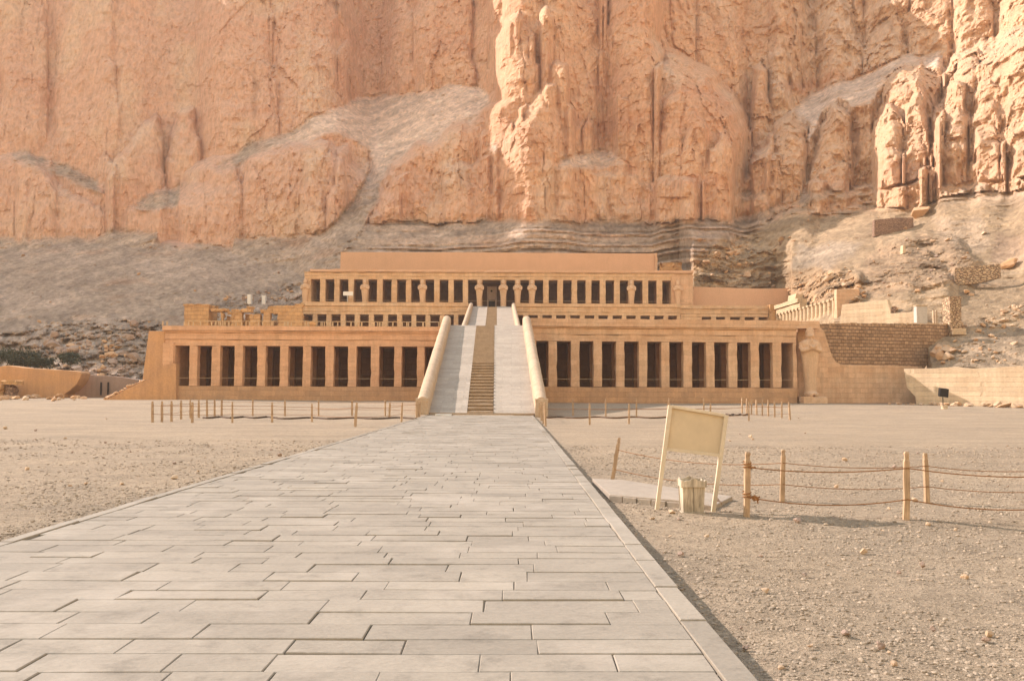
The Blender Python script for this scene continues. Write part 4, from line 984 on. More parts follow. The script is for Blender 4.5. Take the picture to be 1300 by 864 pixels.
mb = MB(); mb.rbox(XS-.2, XS+1.2, 127, 130.5, zc+1.352, zc+2.4, cell=.8, jit=.06, taper=.2); mb.build('ruined_top', MT['pale'], t)
mb = MB(); mb.rbox(XS+3.1, XS+3.8, 110.6, 137, zfm, zc-.4, cell=1.5, jit=.04); mb.build('back_wall', MT['right'], t)
mb = MB(); mb.rbox(X(1063.3, 109.6), X(1093, 109.6), 109.6, 110.7, zfm, Z(1075, 366.5, 109.6), cell=.7, jit=.03); mb.build('end_wall', MT['right'], t)
# ---- lit walls on the terrace right
t = thing('terrace_wall', 'bright cream wall with a stepped broken right end, right of the side columns', 'wall', (41, 104, zfm))
al = R(46); dv = Vector((math.cos(al), -math.sin(al), 0)); nv_ = Vector((-math.sin(al), -math.cos(al), 0)); W0 = Vector((X(1066, 106), 106, 0))
def wq(px, py):
    v = ray(px, py); k_ = (W0.x*dv.y-W0.y*dv.x)/(v.x*dv.y-v.y*dv.x); return Vector((v.x*k_, v.y*k_, CAMZ+v.z*k_))
pts = [wq(a_, b_) for a_, b_ in [(1064.5, 420), (1069, 387), (1073, 386), (1100, 383), (1126.5, 379.8), (1128, 385), (1129.5, 391), (1130.5, 397.8), (1145, 397), (1163, 395.6), (1164, 420)]]
MB().prism(pts, -nv_*.8).build('wall_face', MT['lit'], t, bevel=.03)
mb = MB(); mb.rbox(*(lambda q: (q.x+.0, q.x+.9, q.y+.1, q.y+.9))(wq(1130, 398)), zfm, wq(1130, 389).z, cell=.3, jit=.1); mb.build('broken_end', MT['roughd'], t)
def smallbox(name, label, cat, px0, px1, py0, py1, Y, mat, dep=.8, capm=None, grp=None, lit_side=False):
    z0, z1 = Z(px0, py1, Y), Z(px0, py0, Y); x0, x1 = X(px0, Y, py1), X(px1, Y, py1)
    t = thing(name, label, cat, ((x0+x1)/2, Y, z0), grp)
    MB().box(x0+.04, x1-.04, Y, Y+dep, z0-.3, z1-.12).build('cabinet', mat, t, bevel=.02)
    MB().box(x0-.03, x1+.03, Y-.06, Y+dep+.06, z1-.118, z1).build('cap', capm or mat, t, bevel=.02)
    MB().box(x0+.25*(x1-x0), x1-.15*(x1-x0), Y-.02, Y-.004, z0+.1, z1-.35).build('door_panel', mat, t)
    return t
smallbox('utility_cabinet', 'white cabinet with a brown cap standing at the end of the cream terrace wall', 'cabinet', 1163.5, 1178, 387, 411, 95.5, MT['offwhite'], .7, MT['pale'])
q = thing('utility_cabinet', 'low grey-white box on the slope right of the brick pier', 'cabinet', P(1258, 412, 99.5))
zq = Z(1258, 413.5, 99.5); MB().box(X(1250, 99.5), X(1267, 99.5), 98.6, 99.8, zq-.6, Z(1258, 401.5, 98.6)).build('casing', MT['white'], q, bevel=.03)
MB().box(X(1249.2, 99.5), X(1267.6, 99.5), 98.5, 99.9, Z(1258, 401.4, 98.6), Z(1258, 400.6, 98.6)).build('lid', MT['white'], q)
for k_, (a_, lb) in enumerate([(1187, 'left of two short yellowish posts between the white cabinet and brick pier'), (1190.6, 'right of two short yellowish posts between the white cabinet and brick pier')]):
    mb = MB(); mb.rbox(X(a_-1, 98), X(a_+1, 98), 98, 98.25, zfm, Z(a_, 393.5, 98), cell=.4, jit=.01); tag(mb.build('short_post', MT['lit']), lb, 'post', 'short posts on the terrace')
Yp = 96.5; t = thing('brick_pier', 'square rubble-brick pier with one sunlit side, on the right of the terrace', 'pier', (X(1210, Yp), Yp, zfm))
yaw = R(-38); O = Vector((X(1208.5, Yp-.7, 400), Yp-.7))
mb = MB(); skewbox(mb, 0, 1.05, 0, 1.35, zfm+.0, Z(1210, 376, Yp-.7), O, R(8), cell=.4, jit=.03)
mb = MB()
A_, B_, C_ = Vector((X(1207.6, 95.6), 95.6)), Vector((X(1222, 96), 96.0)), Vector((X(1197.5, 97.4), 97.4)); D_ = B_+C_-A_
zz0, zz1 = zfm-.3, Z(1208, 376, 95.6)
mb.hexa([(A_.x, A_.y, zz0), (B_.x, B_.y, zz0), (D_.x, D_.y, zz0), (C_.x, C_.y, zz0), (A_.x, A_.y, zz1), (B_.x, B_.y, zz1+.1), (D_.x, D_.y, zz1+.05), (C_.x, C_.y, zz1-.15)]); mb.build('shaft', MT['rough'], t, bevel=.04)
mb = MB(); mb.rbox(A_.x-.05, B_.x+.15, 95.2, 95.58, zfm-.2, zfm+.5, cell=.3, jit=.03); mb.build('base_block', MT['lit'], t)
# ---- stone walls on the hillside
def hillwall(name, label, poly, mat, sunny=False, dep=.8, capmat=None):
    qs = [tp(a_, b_) for a_, b_ in poly]; Yf = tp(*max(poly, key=lambda q: q[1])).y-.5; Yb = Yf+.2
    t = thing(name, label, 'wall', (sum(q.x for q in qs)/len(qs), Yf, min(q.z for q in qs)))
    if sunny:
        al = R(26); dv = Vector((math.cos(al), -math.sin(al), 0)); nn = Vector((-math.sin(al), -math.cos(al), 0)); w0 = P(poly[0][0], poly[0][1], Yf+1)
    else: dv = Vector((1, 0, 0)); nn = Vector((0, -1, 0)); w0 = P(poly[0][0], poly[0][1], Yf)
    pts = []
    for a_, b_ in poly:
        v = ray(a_, b_); k_ = (w0.x*dv.y-w0.y*dv.x)/(v.x*dv.y-v.y*dv.x); pts.append(Vector((v.x*k_, v.y*k_, CAMZ+v.z*k_)))
    MB().prism(pts, -nn*(.8 if not sunny else .8)).build('wall_face', mat, t, bevel=.06); return t
hillwall('fieldstone_wall', 'reddish-brown rectangular stone wall high on the right hillside', [(1110, 300), (1110, 279), (1135, 276.5), (1159.5, 276), (1160.5, 296), (1140, 297)], MT['roughd'])
hillwall('fieldstone_wall', 'sunlit pale fieldstone wall low on the right hillside, above the terrace', [(1212, 362), (1212, 340), (1240, 337), (1270, 334.5), (1271, 352), (1240, 360)], MT['rough'], True)  # paler stone colour stands in for sunlight this wall barely catches
hillwall('fieldstone_wall', 'long low brown stone kerb crossing the right hillside below the reddish wall', [(990, 311), (993, 300), (1010, 299.5), (1058, 296.5), (1059, 304), (1010, 310)], MT['roughd'])
hillwall('fieldstone_wall', 'narrow upright light stone patch between the dark rubble mounds', [(1146, 322), (1146.5, 311), (1149.5, 310.5), (1150, 321)], MT['lit'])
# ---- left enclosure walls
t = thing('mud_wall', 'thick orange mud wall with a rounded end at the far left', 'wall', (X(40, 98), 98, .7))
prof = [(-70, 505), (-70, 463), (-20, 464), (0, 465), (8, 463.5), (30, 466.5), (60, 468.5), (85, 470), (101, 471.5), (103.5, 474), (101, 481), (96, 489), (88, 496), (82, 500), (82, 506)]
MB().prism([P(a_, b_, 98) for a_, b_ in prof], (0, 2.2, 0)).build('wall_face', MT['mud'], t, bevel=.08)
t = thing('mud_wall', 'shaded greyish low wall set back between the rounded wall and left portico', 'wall', (X(125, 101), 101, .7))
prof = [(92, 506), (92, 476), (104, 475.5), (140, 477), (158, 479), (175, 482), (175, 506)]
MB().prism([P(a_, b_, 101) for a_, b_ in prof], (0, 1.0, 0)).build('wall_face', MT['mudg'], t, bevel=.05)
for a_ in (128, 137):
    q = P(a_, 498, 100.8); MB().tube([(q.x, 100.8, q.z-.3), (q.x, 100.8, q.z+1.2)], .09, 8).build('drain_pipe', MT['black'], t)
t = thing('ruined_block', 'broken brown brick stump in front of the far left mud wall', 'ruin', (X(8, 95), 95, .6))
MB().rbox(X(-30, 95), X(6, 95), 94.5, 96.5, .4, Z(0, 484, 95), cell=.4, jit=.14, seed=4).build('block', MT['ruin'], t)
MB().rbox(X(6.1, 95), X(18, 95), 95, 96.5, .4, Z(0, 488, 95), cell=.35, jit=.12, seed=5).build('block', MT['roughd'], t)
MB().rbox(X(-2, 95), X(24, 95), 94.8, 96.6, Z(0, 488, 95), Z(0, 482, 95), cell=.35, jit=.12, seed=6).build('lintel', MT['ruin'], t)
# =================================================================== LOOSE ROCKS
def rock_mesh(seed, mat, flat=.7, rough=.28):
    bm = bmesh.new(); bmesh.ops.create_icosphere(bm, subdivisions=3, radius=1)
    rg = random.Random(seed); cuts = [(Vector((rg.gauss(0, 1), rg.gauss(0, 1), rg.gauss(0, 1))).normalized(), rg.uniform(.42, .8)) for _ in range(14)]
    for v in bm.verts:
        for n_, d_ in cuts:
            e = v.co.dot(n_)-d_
            if e > 0: v.co -= n_*e*.93
        v.co *= 1+rough*.35*mnoise.noise(v.co*2.3+Vector((seed, 0, 0)))
        v.co.z *= flat
    me = bpy.data.meshes.new('rock'); bm.to_mesh(me); bm.free(); me.materials.append(mat); return me
RM = {k_: [rock_mesh(10*i+j, MT[k_], random.uniform(.6, .95)) for j in range(5)] for i, k_ in enumerate(('rockm', 'rockg', 'rocko'))}
rk = random.Random(11)
def put_rock(p, s, mat, label, group, name='rock', sink=.25):
    o = bpy.data.objects.new(name, rk.choice(RM[mat])); COL.objects.link(o)
    o.location = (p[0], p[1], p[2]+s*(.6-sink)); o.scale = (s*rk.uniform(.8, 1.4), s*rk.uniform(.8, 1.2), s*rk.uniform(.7, 1.05))
    o.rotation_euler = (rk.uniform(-.4, .4), rk.uniform(-.4, .4), rk.uniform(0, 6.28)); return tag(o, label, 'rock', group)
def scatter(poly, n, smin, smax, mats, label, group, terrain=True, name='boulder'):
    xs = [p[0] for p in poly]; ys = [p[1] for p in poly]; c_ = 0
    for _ in range(n*30):
        if c_ >= n: break
        a_, b_ = rk.uniform(min(xs), max(xs)), rk.uniform(min(ys), max(ys)); ins = False
        for i in range(len(poly)):
            (x1, y1), (x2, y2) = poly[i], poly[(i+1) % len(poly)]
            if (y1 > b_) != (y2 > b_) and a_ < (x2-x1)*(b_-y1)/(y2-y1)+x1: ins = not ins
        if not ins: continue
        p = tp(a_, b_) if terrain else gp(a_, b_)
        s = smin*(smax/smin)**(rk.random()**1.8)
        put_rock(p, s, rk.choice(mats), label, group, name); c_ += 1
scatter([(-20, 462), (30, 440), (80, 425), (130, 412), (190, 408), (185, 440), (175, 475), (130, 478), (60, 466)], 120, .25, 1.2, ['rockg']*9+['rocko'], 'grey-brown boulder in the shaded rubble slope left of the portico', 'boulders on the left rubble slope')
scatter([(120, 480), (135, 440), (150, 428), (150, 450), (128, 488)], 22, .35, .8, ['rocko'], 'orange squared block tumbled down the left rubble slope', 'orange blocks on the left rubble slope', name='stone_block')
scatter([(270, 383), (300, 374), (380, 366), (382, 380), (330, 384)], 26, .3, .8, ['rockg', 'rocko'], 'small boulder on the slope behind the ruined chapel', 'boulders behind the ruined chapel')
scatter([(1178, 462), (1190, 445), (1230, 415), (1299, 405), (1299, 462)], 56, .12, .45, ['rockm', 'rocko'], 'tan stone on the sunlit slope above the right boundary wall', 'stones on the right slope', name='stone')
scatter([(1170, 460), (1180, 440), (1210, 440), (1215, 455)], 10, .5, 1.0, ['rockm', 'rocko'], 'larger pale boulder where the right slope meets the brick wall', 'boulders by the brick wall')
scatter([(1230, 425), (1255, 405), (1299, 380), (1299, 402), (1250, 420)], 24, .2, .55, ['rockm'], 'pale rubble stone on the upper edge of the right slope', 'rubble at the top of the right slope', name='stone')
for px, py, s in [(865+8, 0, 0)]: pass
for i, (px, py, s, lb) in enumerate([(888, 303, .7, 'orange block perched on the crest left of the right hill'), (992, 304, .9, 'pale boulder at the left end of the low hillside kerb'), (1166, 272, 1.6, 'brown pointed boulder beside the reddish hillside wall'), (1279, 338, 1.3, 'orange boulder right of the sunlit hillside wall'), (1134, 393, .8, 'orange stone fallen at the stepped end of the cream terrace wall')]):
    put_rock(tp(px, py+3), s, 'rocko' if i != 1 else 'rockm', lb, None, 'boulder')
HILL = [(880, 345), (905, 312), (960, 292), (1010, 268), (1100, 258), (1200, 242), (1299, 232), (1299, 380), (1180, 400), (1090, 380), (1010, 372)]
scatter(HILL, 70, .12, .5, ['rockm', 'rockm', 'rocko'], 'small tan stone lying on the open right hillside', 'stones on the right hillside', name='stone')
scatter([(1000, 370), (1015, 345), (1090, 345), (1100, 380), (1050, 392)], 50, .2, .6, ['rocko', 'rockm'], 'orange-brown rubble piece in the heap behind the side columns', 'rubble heap behind the side columns', name='rubble_stone')
scatter([(1090, 370), (1100, 325), (1150, 300), (1215, 300), (1240, 335), (1205, 360)], 50, .15, .45, ['rockm', 'rockg'], 'brownish stone on the rubble mounds of the right hillside', 'stones on the rubble mounds', name='rubble_stone')
scatter([(872, 348), (885, 322), (950, 298), (990, 320), (960, 352)], 30, .3, .9, ['rocko', 'rockm'], 'tan block on the rocky spur right of the top colonnade', 'blocks on the rocky spur')
scatter([(0, 320), (430, 300), (380, 370), (230, 400), (0, 420)], 50, .12, .5, ['rockg', 'rockg', 'rocko'], 'small stone on the wide left scree slope', 'stones on the left scree')
# stones along the foot of the bright wall and on the terrace
for i in range(44):
    px = rk.uniform(1150, 1299) if i < 38 else rk.uniform(1128, 1150); q = gp(px, 505.5+rk.uniform(0, 1.5)); Yq = 85.3-.052*(px-1160)+rk.uniform(-1.2, .3); v = ray(px, 505)
    put_rock((v.x*Yq, Yq, float(ground_z(v.x*Yq, Yq))), rk.uniform(.18, .52) if px > 1165 else rk.uniform(.12, .25), rk.choice(['rockm', 'rocko', 'rocko']), 'broken tan block at the foot of the sunlit right boundary wall', 'blocks below the right boundary wall', 'stone_block')
for i in range(36):
    px = rk.uniform(1072, 1230); Yq = 96.2-.02*(1200-px)+rk.uniform(0, 1.0); v = ray(px, 409)
    put_rock((v.x*Yq, Yq, zfm+.35), rk.uniform(.15, .42), rk.choice(['rockm', 'rocko']), 'small stone on the terrace edge above the brick retaining wall', 'stones on the right terrace edge', 'stone_block')
for i in range(46):
    px = rk.uniform(-30, 108); q = gp(px, rk.uniform(501.5, 508)+ (0 if px < 60 else 1)); put_rock(q, rk.uniform(.15, .5), rk.choice(['rocko', 'rockm']), 'low tan rubble piece on the ground before the far left mud wall', 'rubble before the left mud wall', 'rubble_stone')
for i in range(16):
    px = 133+i*3.3; q = P(px, tab([(129, 509), (152, 498), (170, 488.5), (185, 483)], px), YL-.35+rk.uniform(0, .4)); put_rock(q, rk.uniform(.12, .32), 'rocko', 'crumbled orange stone on the ruined footing of the left portico', 'stones on the ruined footing', 'rubble_stone')
# ground stones in the forecourt
for i in range(90):
    right = rk.random() < .62
    if right: px, py = rk.uniform(800, 1299), 530+rk.random()**1.3*330
    else: px, py = rk.uniform(0, 480), 530+rk.random()*120
    q = gp(px, py)
    if CW_L-.2 < q.x < CW_R+.25: continue
    s = rk.uniform(.012, .04)*(1+q.y/18); put_rock(q, s, rk.choice(['rockm', 'rockm', 'rockg']), 'small loose stone on the open sandy forecourt', 'loose stones on the forecourt sand', 'stone', .1)
# gravel (uncountable): one mesh of tiny angular stones
def gravel():
    rg = np.random.RandomState(4); phi = (1+5**.5)/2
    ico = np.array([(-1, phi, 0), (1, phi, 0), (-1, -phi, 0), (1, -phi, 0), (0, -1, phi), (0, 1, phi), (0, -1, -phi), (0, 1, -phi), (phi, 0, -1), (phi, 0, 1), (-phi, 0, -1), (-phi, 0, 1)])/1.9
    fi = np.array([(0, 11, 5), (0, 5, 1), (0, 1, 7), (0, 7, 10), (0, 10, 11), (1, 5, 9), (5, 11, 4), (11, 10, 2), (10, 7, 6), (7, 1, 8), (3, 9, 4), (3, 4, 2), (3, 2, 6), (3, 6, 8), (3, 8, 9), (4, 9, 5), (2, 4, 11), (6, 2, 10), (8, 6, 7), (9, 8, 1)])
    N = 70000; yy = 3.2+rg.rand(N)**1.5*26; xx = np.where(rg.rand(N) < .7, CW_R+.02+rg.rand(N)**1.1*(yy*.65+1.2-CW_R).clip(.5), CW_L-.02-rg.rand(N)*(yy*.65+1-5.6).clip(0.01))
    dens = fbm(xx*.9, yy*.6, xx*0, 5, 3)+rg.rand(N)*1.3; keep = (dens > .35) & ((xx > CW_R) | (yy > 8.5)); xx, yy = xx[keep], yy[keep]; N = len(xx)
    s = (.005+.012*rg.rand(N)**5)*(1+yy/22)
    zz = ground_z(xx, yy)+.018*fbm(xx*.9, yy*.9, xx*0, 3, 4)+.010*fbm(xx*5, yy*5, xx*0, 9, 2)
    V = ico[None]*(1+.45*(rg.rand(N, 12, 1)-.5))*s[:, None, None]*np.stack([.8+.7*rg.rand(N), .8+.7*rg.rand(N), .45+.4*rg.rand(N)], -1)[:, None, :]
    an = rg.rand(N)*6.28; ca, sa = np.cos(an)[:, None], np.sin(an)[:, None]
    Vx = V[..., 0]*ca-V[..., 1]*sa+xx[:, None]; Vy = V[..., 0]*sa+V[..., 1]*ca+yy[:, None]; Vz = V[..., 2]+zz[:, None]+s[:, None]*.15
    Fz = (fi[None]+(np.arange(N)*12)[:, None, None]).reshape(-1, 3)
    m, t_, b = NT('gravel'); at = nd(t_, 'ShaderNodeAttribute'); at.attribute_name = 'Col'; t_.links.new(at.outputs['Color'], b.inputs['Base Color'])
    o = np_mesh('gravel', np.stack([Vx, Vy, Vz], -1).reshape(-1, 3), Fz, m)
    r_ = rg.rand(N, 1); c_ = np.array([[.42, .335, .25]])*(.52+.4*rg.rand(N, 1)); c_ = np.where(r_ > .92, c_*1.12, c_)
    cc = np.ones((N, 20, 4), np.float32); cc[..., :3] = c_[:, None, :]
    a_ = o.data.attributes.new('Col', 'FLOAT_COLOR', 'FACE'); a_.data.foreach_set('color', cc.reshape(-1)); tag(o, 'fine angular gravel scattered over the sand beside the causeway', 'gravel', kind='stuff')
gravel()
# =================================================================== BUSHES
def bush(p, r, h, label, seed):
    rg = random.Random(seed); t = thing('dry_bush', label, 'bush', p, 'dark bushes on the left slope')
    mb = MB()
    for k_ in range(7):
        a_ = rg.uniform(0, 6.28); mb.tube([p, (p[0]+math.cos(a_)*r*.3, p[1]+math.sin(a_)*r*.3, p[2]+h*.5), (p[0]+math.cos(a_)*r*.7, p[1]+math.sin(a_)*r*.7, p[2]+h*rg.uniform(.6, .9))], [.06, .04, .015], 5)
    mb.build('stem', MT['wood2'], t)
    mb = MB()
    cl_ = [(rg.gauss(0, .45)*r, rg.gauss(0, .35)*r, rg.uniform(.25, .85)*h, rg.uniform(.2, .4)*r) for _ in range(22)]
    for k_ in range(1500):
        cx_, cy_, cz_, cr = rg.choice(cl_); q = Vector((p[0]+cx_+rg.gauss(0, .5)*cr, p[1]+cy_+rg.gauss(0, .5)*cr, p[2]+cz_+rg.gauss(0, .45)*cr*h/r))
        if q.z < p[2]: continue
        d1 = Vector((rg.gauss(0, 1), rg.gauss(0, 1), rg.gauss(0, 1))).normalized()*rg.uniform(.10, .2); d2 = d1.orthogonal().normalized()*.05
        mb.add([q-d1-d2, q+d1-d2*.3, q+d1*.9+d2, q-d1*.8+d2], [(0, 1, 2, 3)])
    mb.build('foliage', MT['leaf'], t)
for i, (px, py, r_, h_, lb) in enumerate([(6, 462, 2.6, 2.0, 'dark scrub bush behind the far left end of the mud wall'), (27, 463, 2.2, 1.7, 'dark scrub bush in the middle behind the mud wall'), (45, 465, 1.6, 1.2, 'smaller dark scrub bush nearest the grey boulders'), (83, 460, 1.5, 1.3, 'single dark bush among the grey boulders')]):
    q = P(px, py, 104); bush((q.x, q.y+1.5, q.z-.2), r_, h_, lb, i)
# =================================================================== FENCES
def post_mb(base, top, w, seed=0):
    """square timber post whose top is cut to a narrower tip"""
    mb = MB(); b = Vector(base); t_ = Vector(top); d = t_-b; rg = random.Random(seed)
    ang = rg.uniform(-.3, .3); ux = Vector((math.cos(ang), math.sin(ang), 0)); uy = Vector((-math.sin(ang), math.cos(ang), 0))
    lv = [(-.12, 1.0), (0, 1.0), (.3, .97), (.6, .95), (.86, .93), (.885, .72), (.93, .70), (.97, .80), (1.0, .5)]
    vs_ = []; fs = []
    for f, s_ in lv:
        c_ = b+d*f; j = .04*w
        for sx, sy in ((-1, -1), (1, -1), (1, 1), (-1, 1)): vs_.append(c_+ux*(sx*w/2*s_+rg.gauss(0, j))+uy*(sy*w/2*s_+rg.gauss(0, j)))
    for i in range(len(lv)-1):
        for k_ in range(4): fs.append((i*4+k_, i*4+(k_+1) % 4, i*4+4+(k_+1) % 4, i*4+4+k_))
    fs += [(3, 2, 1, 0), tuple(range(len(lv)*4-4, len(lv)*4))]
    return mb.add(vs_, fs)
def sag(a, b, s, n=14):
    a = Vector(a); b = Vector(b); return [a.lerp(b, i/n)-Vector((0, 0, s*4*(i/n)*(1-i/n))) for i in range(n+1)]
def fence(label, posts, w, ropes, sg, rr, group=None, mat='wood', extra=None):
    """posts = (base px, base py, top px, top py) or explicit (base, height)"""
    pts = []
    for q in posts:
        if len(q) == 4:
            b = gp(q[0], q[1]); t_ = P(q[2], q[3], b.y)
        else: b = Vector(q[0]); t_ = b+Vector(q[1])
        pts.append((b, t_))
    t = thing('rope_fence', label, 'fence', pts[0][0], group)
    for i, (b, t_) in enumerate(pts): post_mb(b, t_, w, i+len(label)).build('post', MT[mat], t)
    for h in ropes:
        path = []
        for i in range(len(pts)-1):
            a_ = pts[i][0].lerp(pts[i][1], h); b_ = pts[i+1][0].lerp(pts[i+1][1], h)
            path += sag(a_, b_, sg*(b_-a_).length*random.uniform(.7, 1.3))[(1 if i else 0):]
        off = Vector((0, -w*.52, 0)); MB().tube([p+off for p in path], rr, 6).build('rope', MT['rope'], t)
    return t, pts
# near fences
gz = lambda x, y: float(ground_z(x, y))
tf, pf = fence('front line of wooden posts and rusty ropes beside the sign', [(948, 655, 949, 573), (1150.5, 659, 1151, 573), ((7.95, 12.5, gz(7.95, 12.5)), (0, 0, .95)), ((10.2, 12.4, gz(10.2, 12.4)), (0, 0, .95))], .082, (.76, .30), .035, .009, mat='wood')
b, tt = pf[0]
for f, n_ in ((.76, 4), (.30, 7)):
    mb = MB(); c_ = b.lerp(tt, f)
    mb.tube([c_+Vector((math.cos(a_*.9)*.058, math.sin(a_*.9)*.058, -.02+.006*a_)) for a_ in range(0, 18)], .011, 6)
    if n_ == 7:
        for k_ in range(7): mb.tube([c_+Vector((.05+.01*k_, -.05, random.uniform(-.03, .03))), c_+Vector((.10+.012*k_, -.06+random.uniform(-.03, .03), random.uniform(-.06, .02)))], .014, 6)
        mb.tube([c_+Vector((.13, -.05, 0)), c_+Vector((.15, -.05, -.09))], .01, 6)
    else: mb.tube([c_+Vector((.04, -.05, 0)), c_+Vector((.11, -.05, .0))], .016, 6)
    mb.build('rope_knot', MT['rope'], tf)
fence('rear line of wooden posts and ropes running behind the sign', [(776.5, 615, 786.5, 555), (993, 636, 994.5, 570), (1177, 638, 1174.5, 574.5), ((9.35, 14.3, gz(9.35, 14.3)), (0, 0, .88)), ((11.7, 14.2, gz(11.7, 14.2)), (0, 0, .88))], .075, (.74, .33), .03, .007, mat='wood')
# far fences
FW = .10; FR = .012
def flist(l): return [(x, b_, x+dx, t_) for x, t_, b_, dx in l]
fence('long front row of thin posts on the left forecourt', flist([(193.6, 509, 536, 0), (244.1, 510, 536.5, .3), (295, 509.5, 536.5, 0), (345.5, 510, 536, 0), (396, 512, 535.4, 0), (451, 510.4, 541.5, 2), (509.5, 510.4, 535.4, 1.2)]), FW, (.8, .4), .01, FR, 'rope fences on the forecourt')
fence('closely set slanting row of posts on the far left forecourt', flist([(205.6, 509, 535.5, .2), (217.8, 508.5, 535, 0), (229.9, 508, 532, 0), (241.6, 507.5, 531, 0), (252.4, 507.5, 530, 0), (262.8, 506.5, 528.5, 0), (272.5, 506.5, 528, 0)]), FW, (.8, .4), .01, FR, 'rope fences on the forecourt')
fence('long rear row of thin posts before the left portico', flist([(281.5, 505.5, 527.8, 0), (320.9, 506, 527.8, 0), (361.8, 506.3, 528, 0), (404.4, 506.3, 528, 0), (447, 506, 527.8, 0), (489, 506.3, 528, 0), (530, 508, 529, 0)]), FW, (.8, .4), .01, FR, 'rope fences on the forecourt')
fence('pair of leaning posts at the left foot of the main ramp', flist([(494.3, 510.4, 530.5, .7), (528.8, 509.5, 530, .2), (532.5, 509, 529, .6)]), FW, (.8,), .01, FR, 'rope fences on the forecourt')
fence('rear row of thin posts before the right portico', flist([(727.4, 506, 527.5, 0), (769, 506, 528.5, 0), (808, 506, 528, 0), (849.3, 505.5, 528, 0), (893.5, 505.4, 527.5, 0), (942, 505, 524.5, 0)]), FW, (.8, .4), .01, FR, 'rope fences on the forecourt')
fence('front row of thin posts on the right forecourt behind the sign', flist([(692.5, 511, 541, -1), (748.7, 512, 539, -.3), (798.4, 512, 538, .2), (848, 512, 537.5, 0), (901.8, 511.6, 537, .2), (950.7, 510, 534, 0), (1003, 510, 532.7, -1.6)]), FW, (.75, .35), .01, FR, 'rope fences on the forecourt')
fence('closely set curved row of posts on the right forecourt', flist([(948, 505.4, 526, 0), (954, 506, 526, 0), (960.5, 506.8, 526.6, -.4), (967.8, 507, 527.5, 0), (975.5, 507.5, 528, -.5), (983.6, 508.6, 529.3, -.4), (992.5, 509.5, 530.3, 0)]), FW, (.6,), .01, FR, 'rope fences on the forecourt')
fence('tight cluster of leaning posts at the right foot of the main ramp', flist([(684.5, 511, 530, 0), (687.5, 509, 534, -.6), (690, 509.6, 538, -.4)]), FW, (.7,), .01, FR, 'rope fences on the forecourt')
# hoses / low ridges on the ground
for a_, b_, yy0, lb in [(258, 352, 530.5, 'dark hose lying on the left forecourt between the post rows'), (352, 528, 531.5, 'dark hose lying near the left foot of the ramp'), (694, 845, 530.5, 'dark hose lying on the right forecourt near the ramp'), (922, 950, 527, 'short dark hose end beside the right post cluster')]:
    pts = [gp(a_+(b_-a_)*i/22, yy0+.7*math.sin(i*.9+a_))+Vector((0, 0, .05)) for i in range(23)]
    tag(MB().tube(pts, .055, 7).build('hose', MT['hose']), lb, 'hose')
# =================================================================== SIGN, BIN, PATH, LAMP
def sgn(px, py, Y): return P(px, py, Y)
bl, br_ = gp(834, 647.5), gp(905.5, 648.3); yl, yr = bl.y, br_.y
t = thing('notice_board', 'blank cream board on two leaning legs, tilted to the right beside the causeway', 'sign', (bl+br_)/2)
TL, TR = P(851, 514.5, yl), P(922, 526.5, yr); rx = (TR-TL).normalized()
MB().bar(bl-(TL-bl)*.05, TL+Vector((0, 0, .005)), .062, .075, rx).build('leg', MT['paint'], t, bevel=.004)
MB().bar(br_-(TR-br_)*.05, TR, .062, .075, rx).build('leg', MT['paint'], t, bevel=.004)
kl = (TL-bl); kr = (TR-br_)
fl = 1-.415; BLp = bl+kl*fl; BRp = br_+kr*.575
MB().bar(TL+rx*.03-kl*.006, TR-rx*.03-kr*.006, .045, .06, kl.normalized()).build('top_rail', MT['paint'], t, bevel=.003)
MB().bar(BLp+rx*.03, BRp-rx*.03, .045, .06, kl.normalized()).build('bottom_rail', MT['paint'], t, bevel=.003)
nb_ = rx.cross(kl.normalized()).normalized()
if nb_.y > 0: nb_ = -nb_
q4 = [BLp+rx*.03, BRp-rx*.03, TR-rx*.03-kr*.01, TL+rx*.03-kl*.01]
MB().prism([p-nb_*.008 for p in q4], -nb_*.012).build('panel', MT['board'], t)
# bin
bc = gp(881, 652.5); hb = Z(868, 615, bc.y)-bc.z; sx_ = bc.y/F
wT, wB = 28.5*sx_, 25.5*sx_; dpt = .36
t = thing('litter_bin', 'square pale wooden litter bin with wavy rim in front of the sign', 'bin', bc, rz=0)
def frus(mb, hw0, hw1, d0, d1, z0, z1, cx_=0, cy_=0): 
    x_, y_ = bc.x+cx_, bc.y+cy_+dpt/2
    mb.hexa([(x_-hw0, y_-d0, bc.z+z0), (x_+hw0, y_-d0, bc.z+z0), (x_+hw0, y_+d0, bc.z+z0), (x_-hw0, y_+d0, bc.z+z0), (x_-hw1, y_-d1, bc.z+z1), (x_+hw1, y_-d1, bc.z+z1), (x_+hw1, y_+d1, bc.z+z1), (x_-hw1, y_+d1, bc.z+z1)])
hB, hT, dB, dT_ = wB/2, wT/2, dpt/2*.9, dpt/2
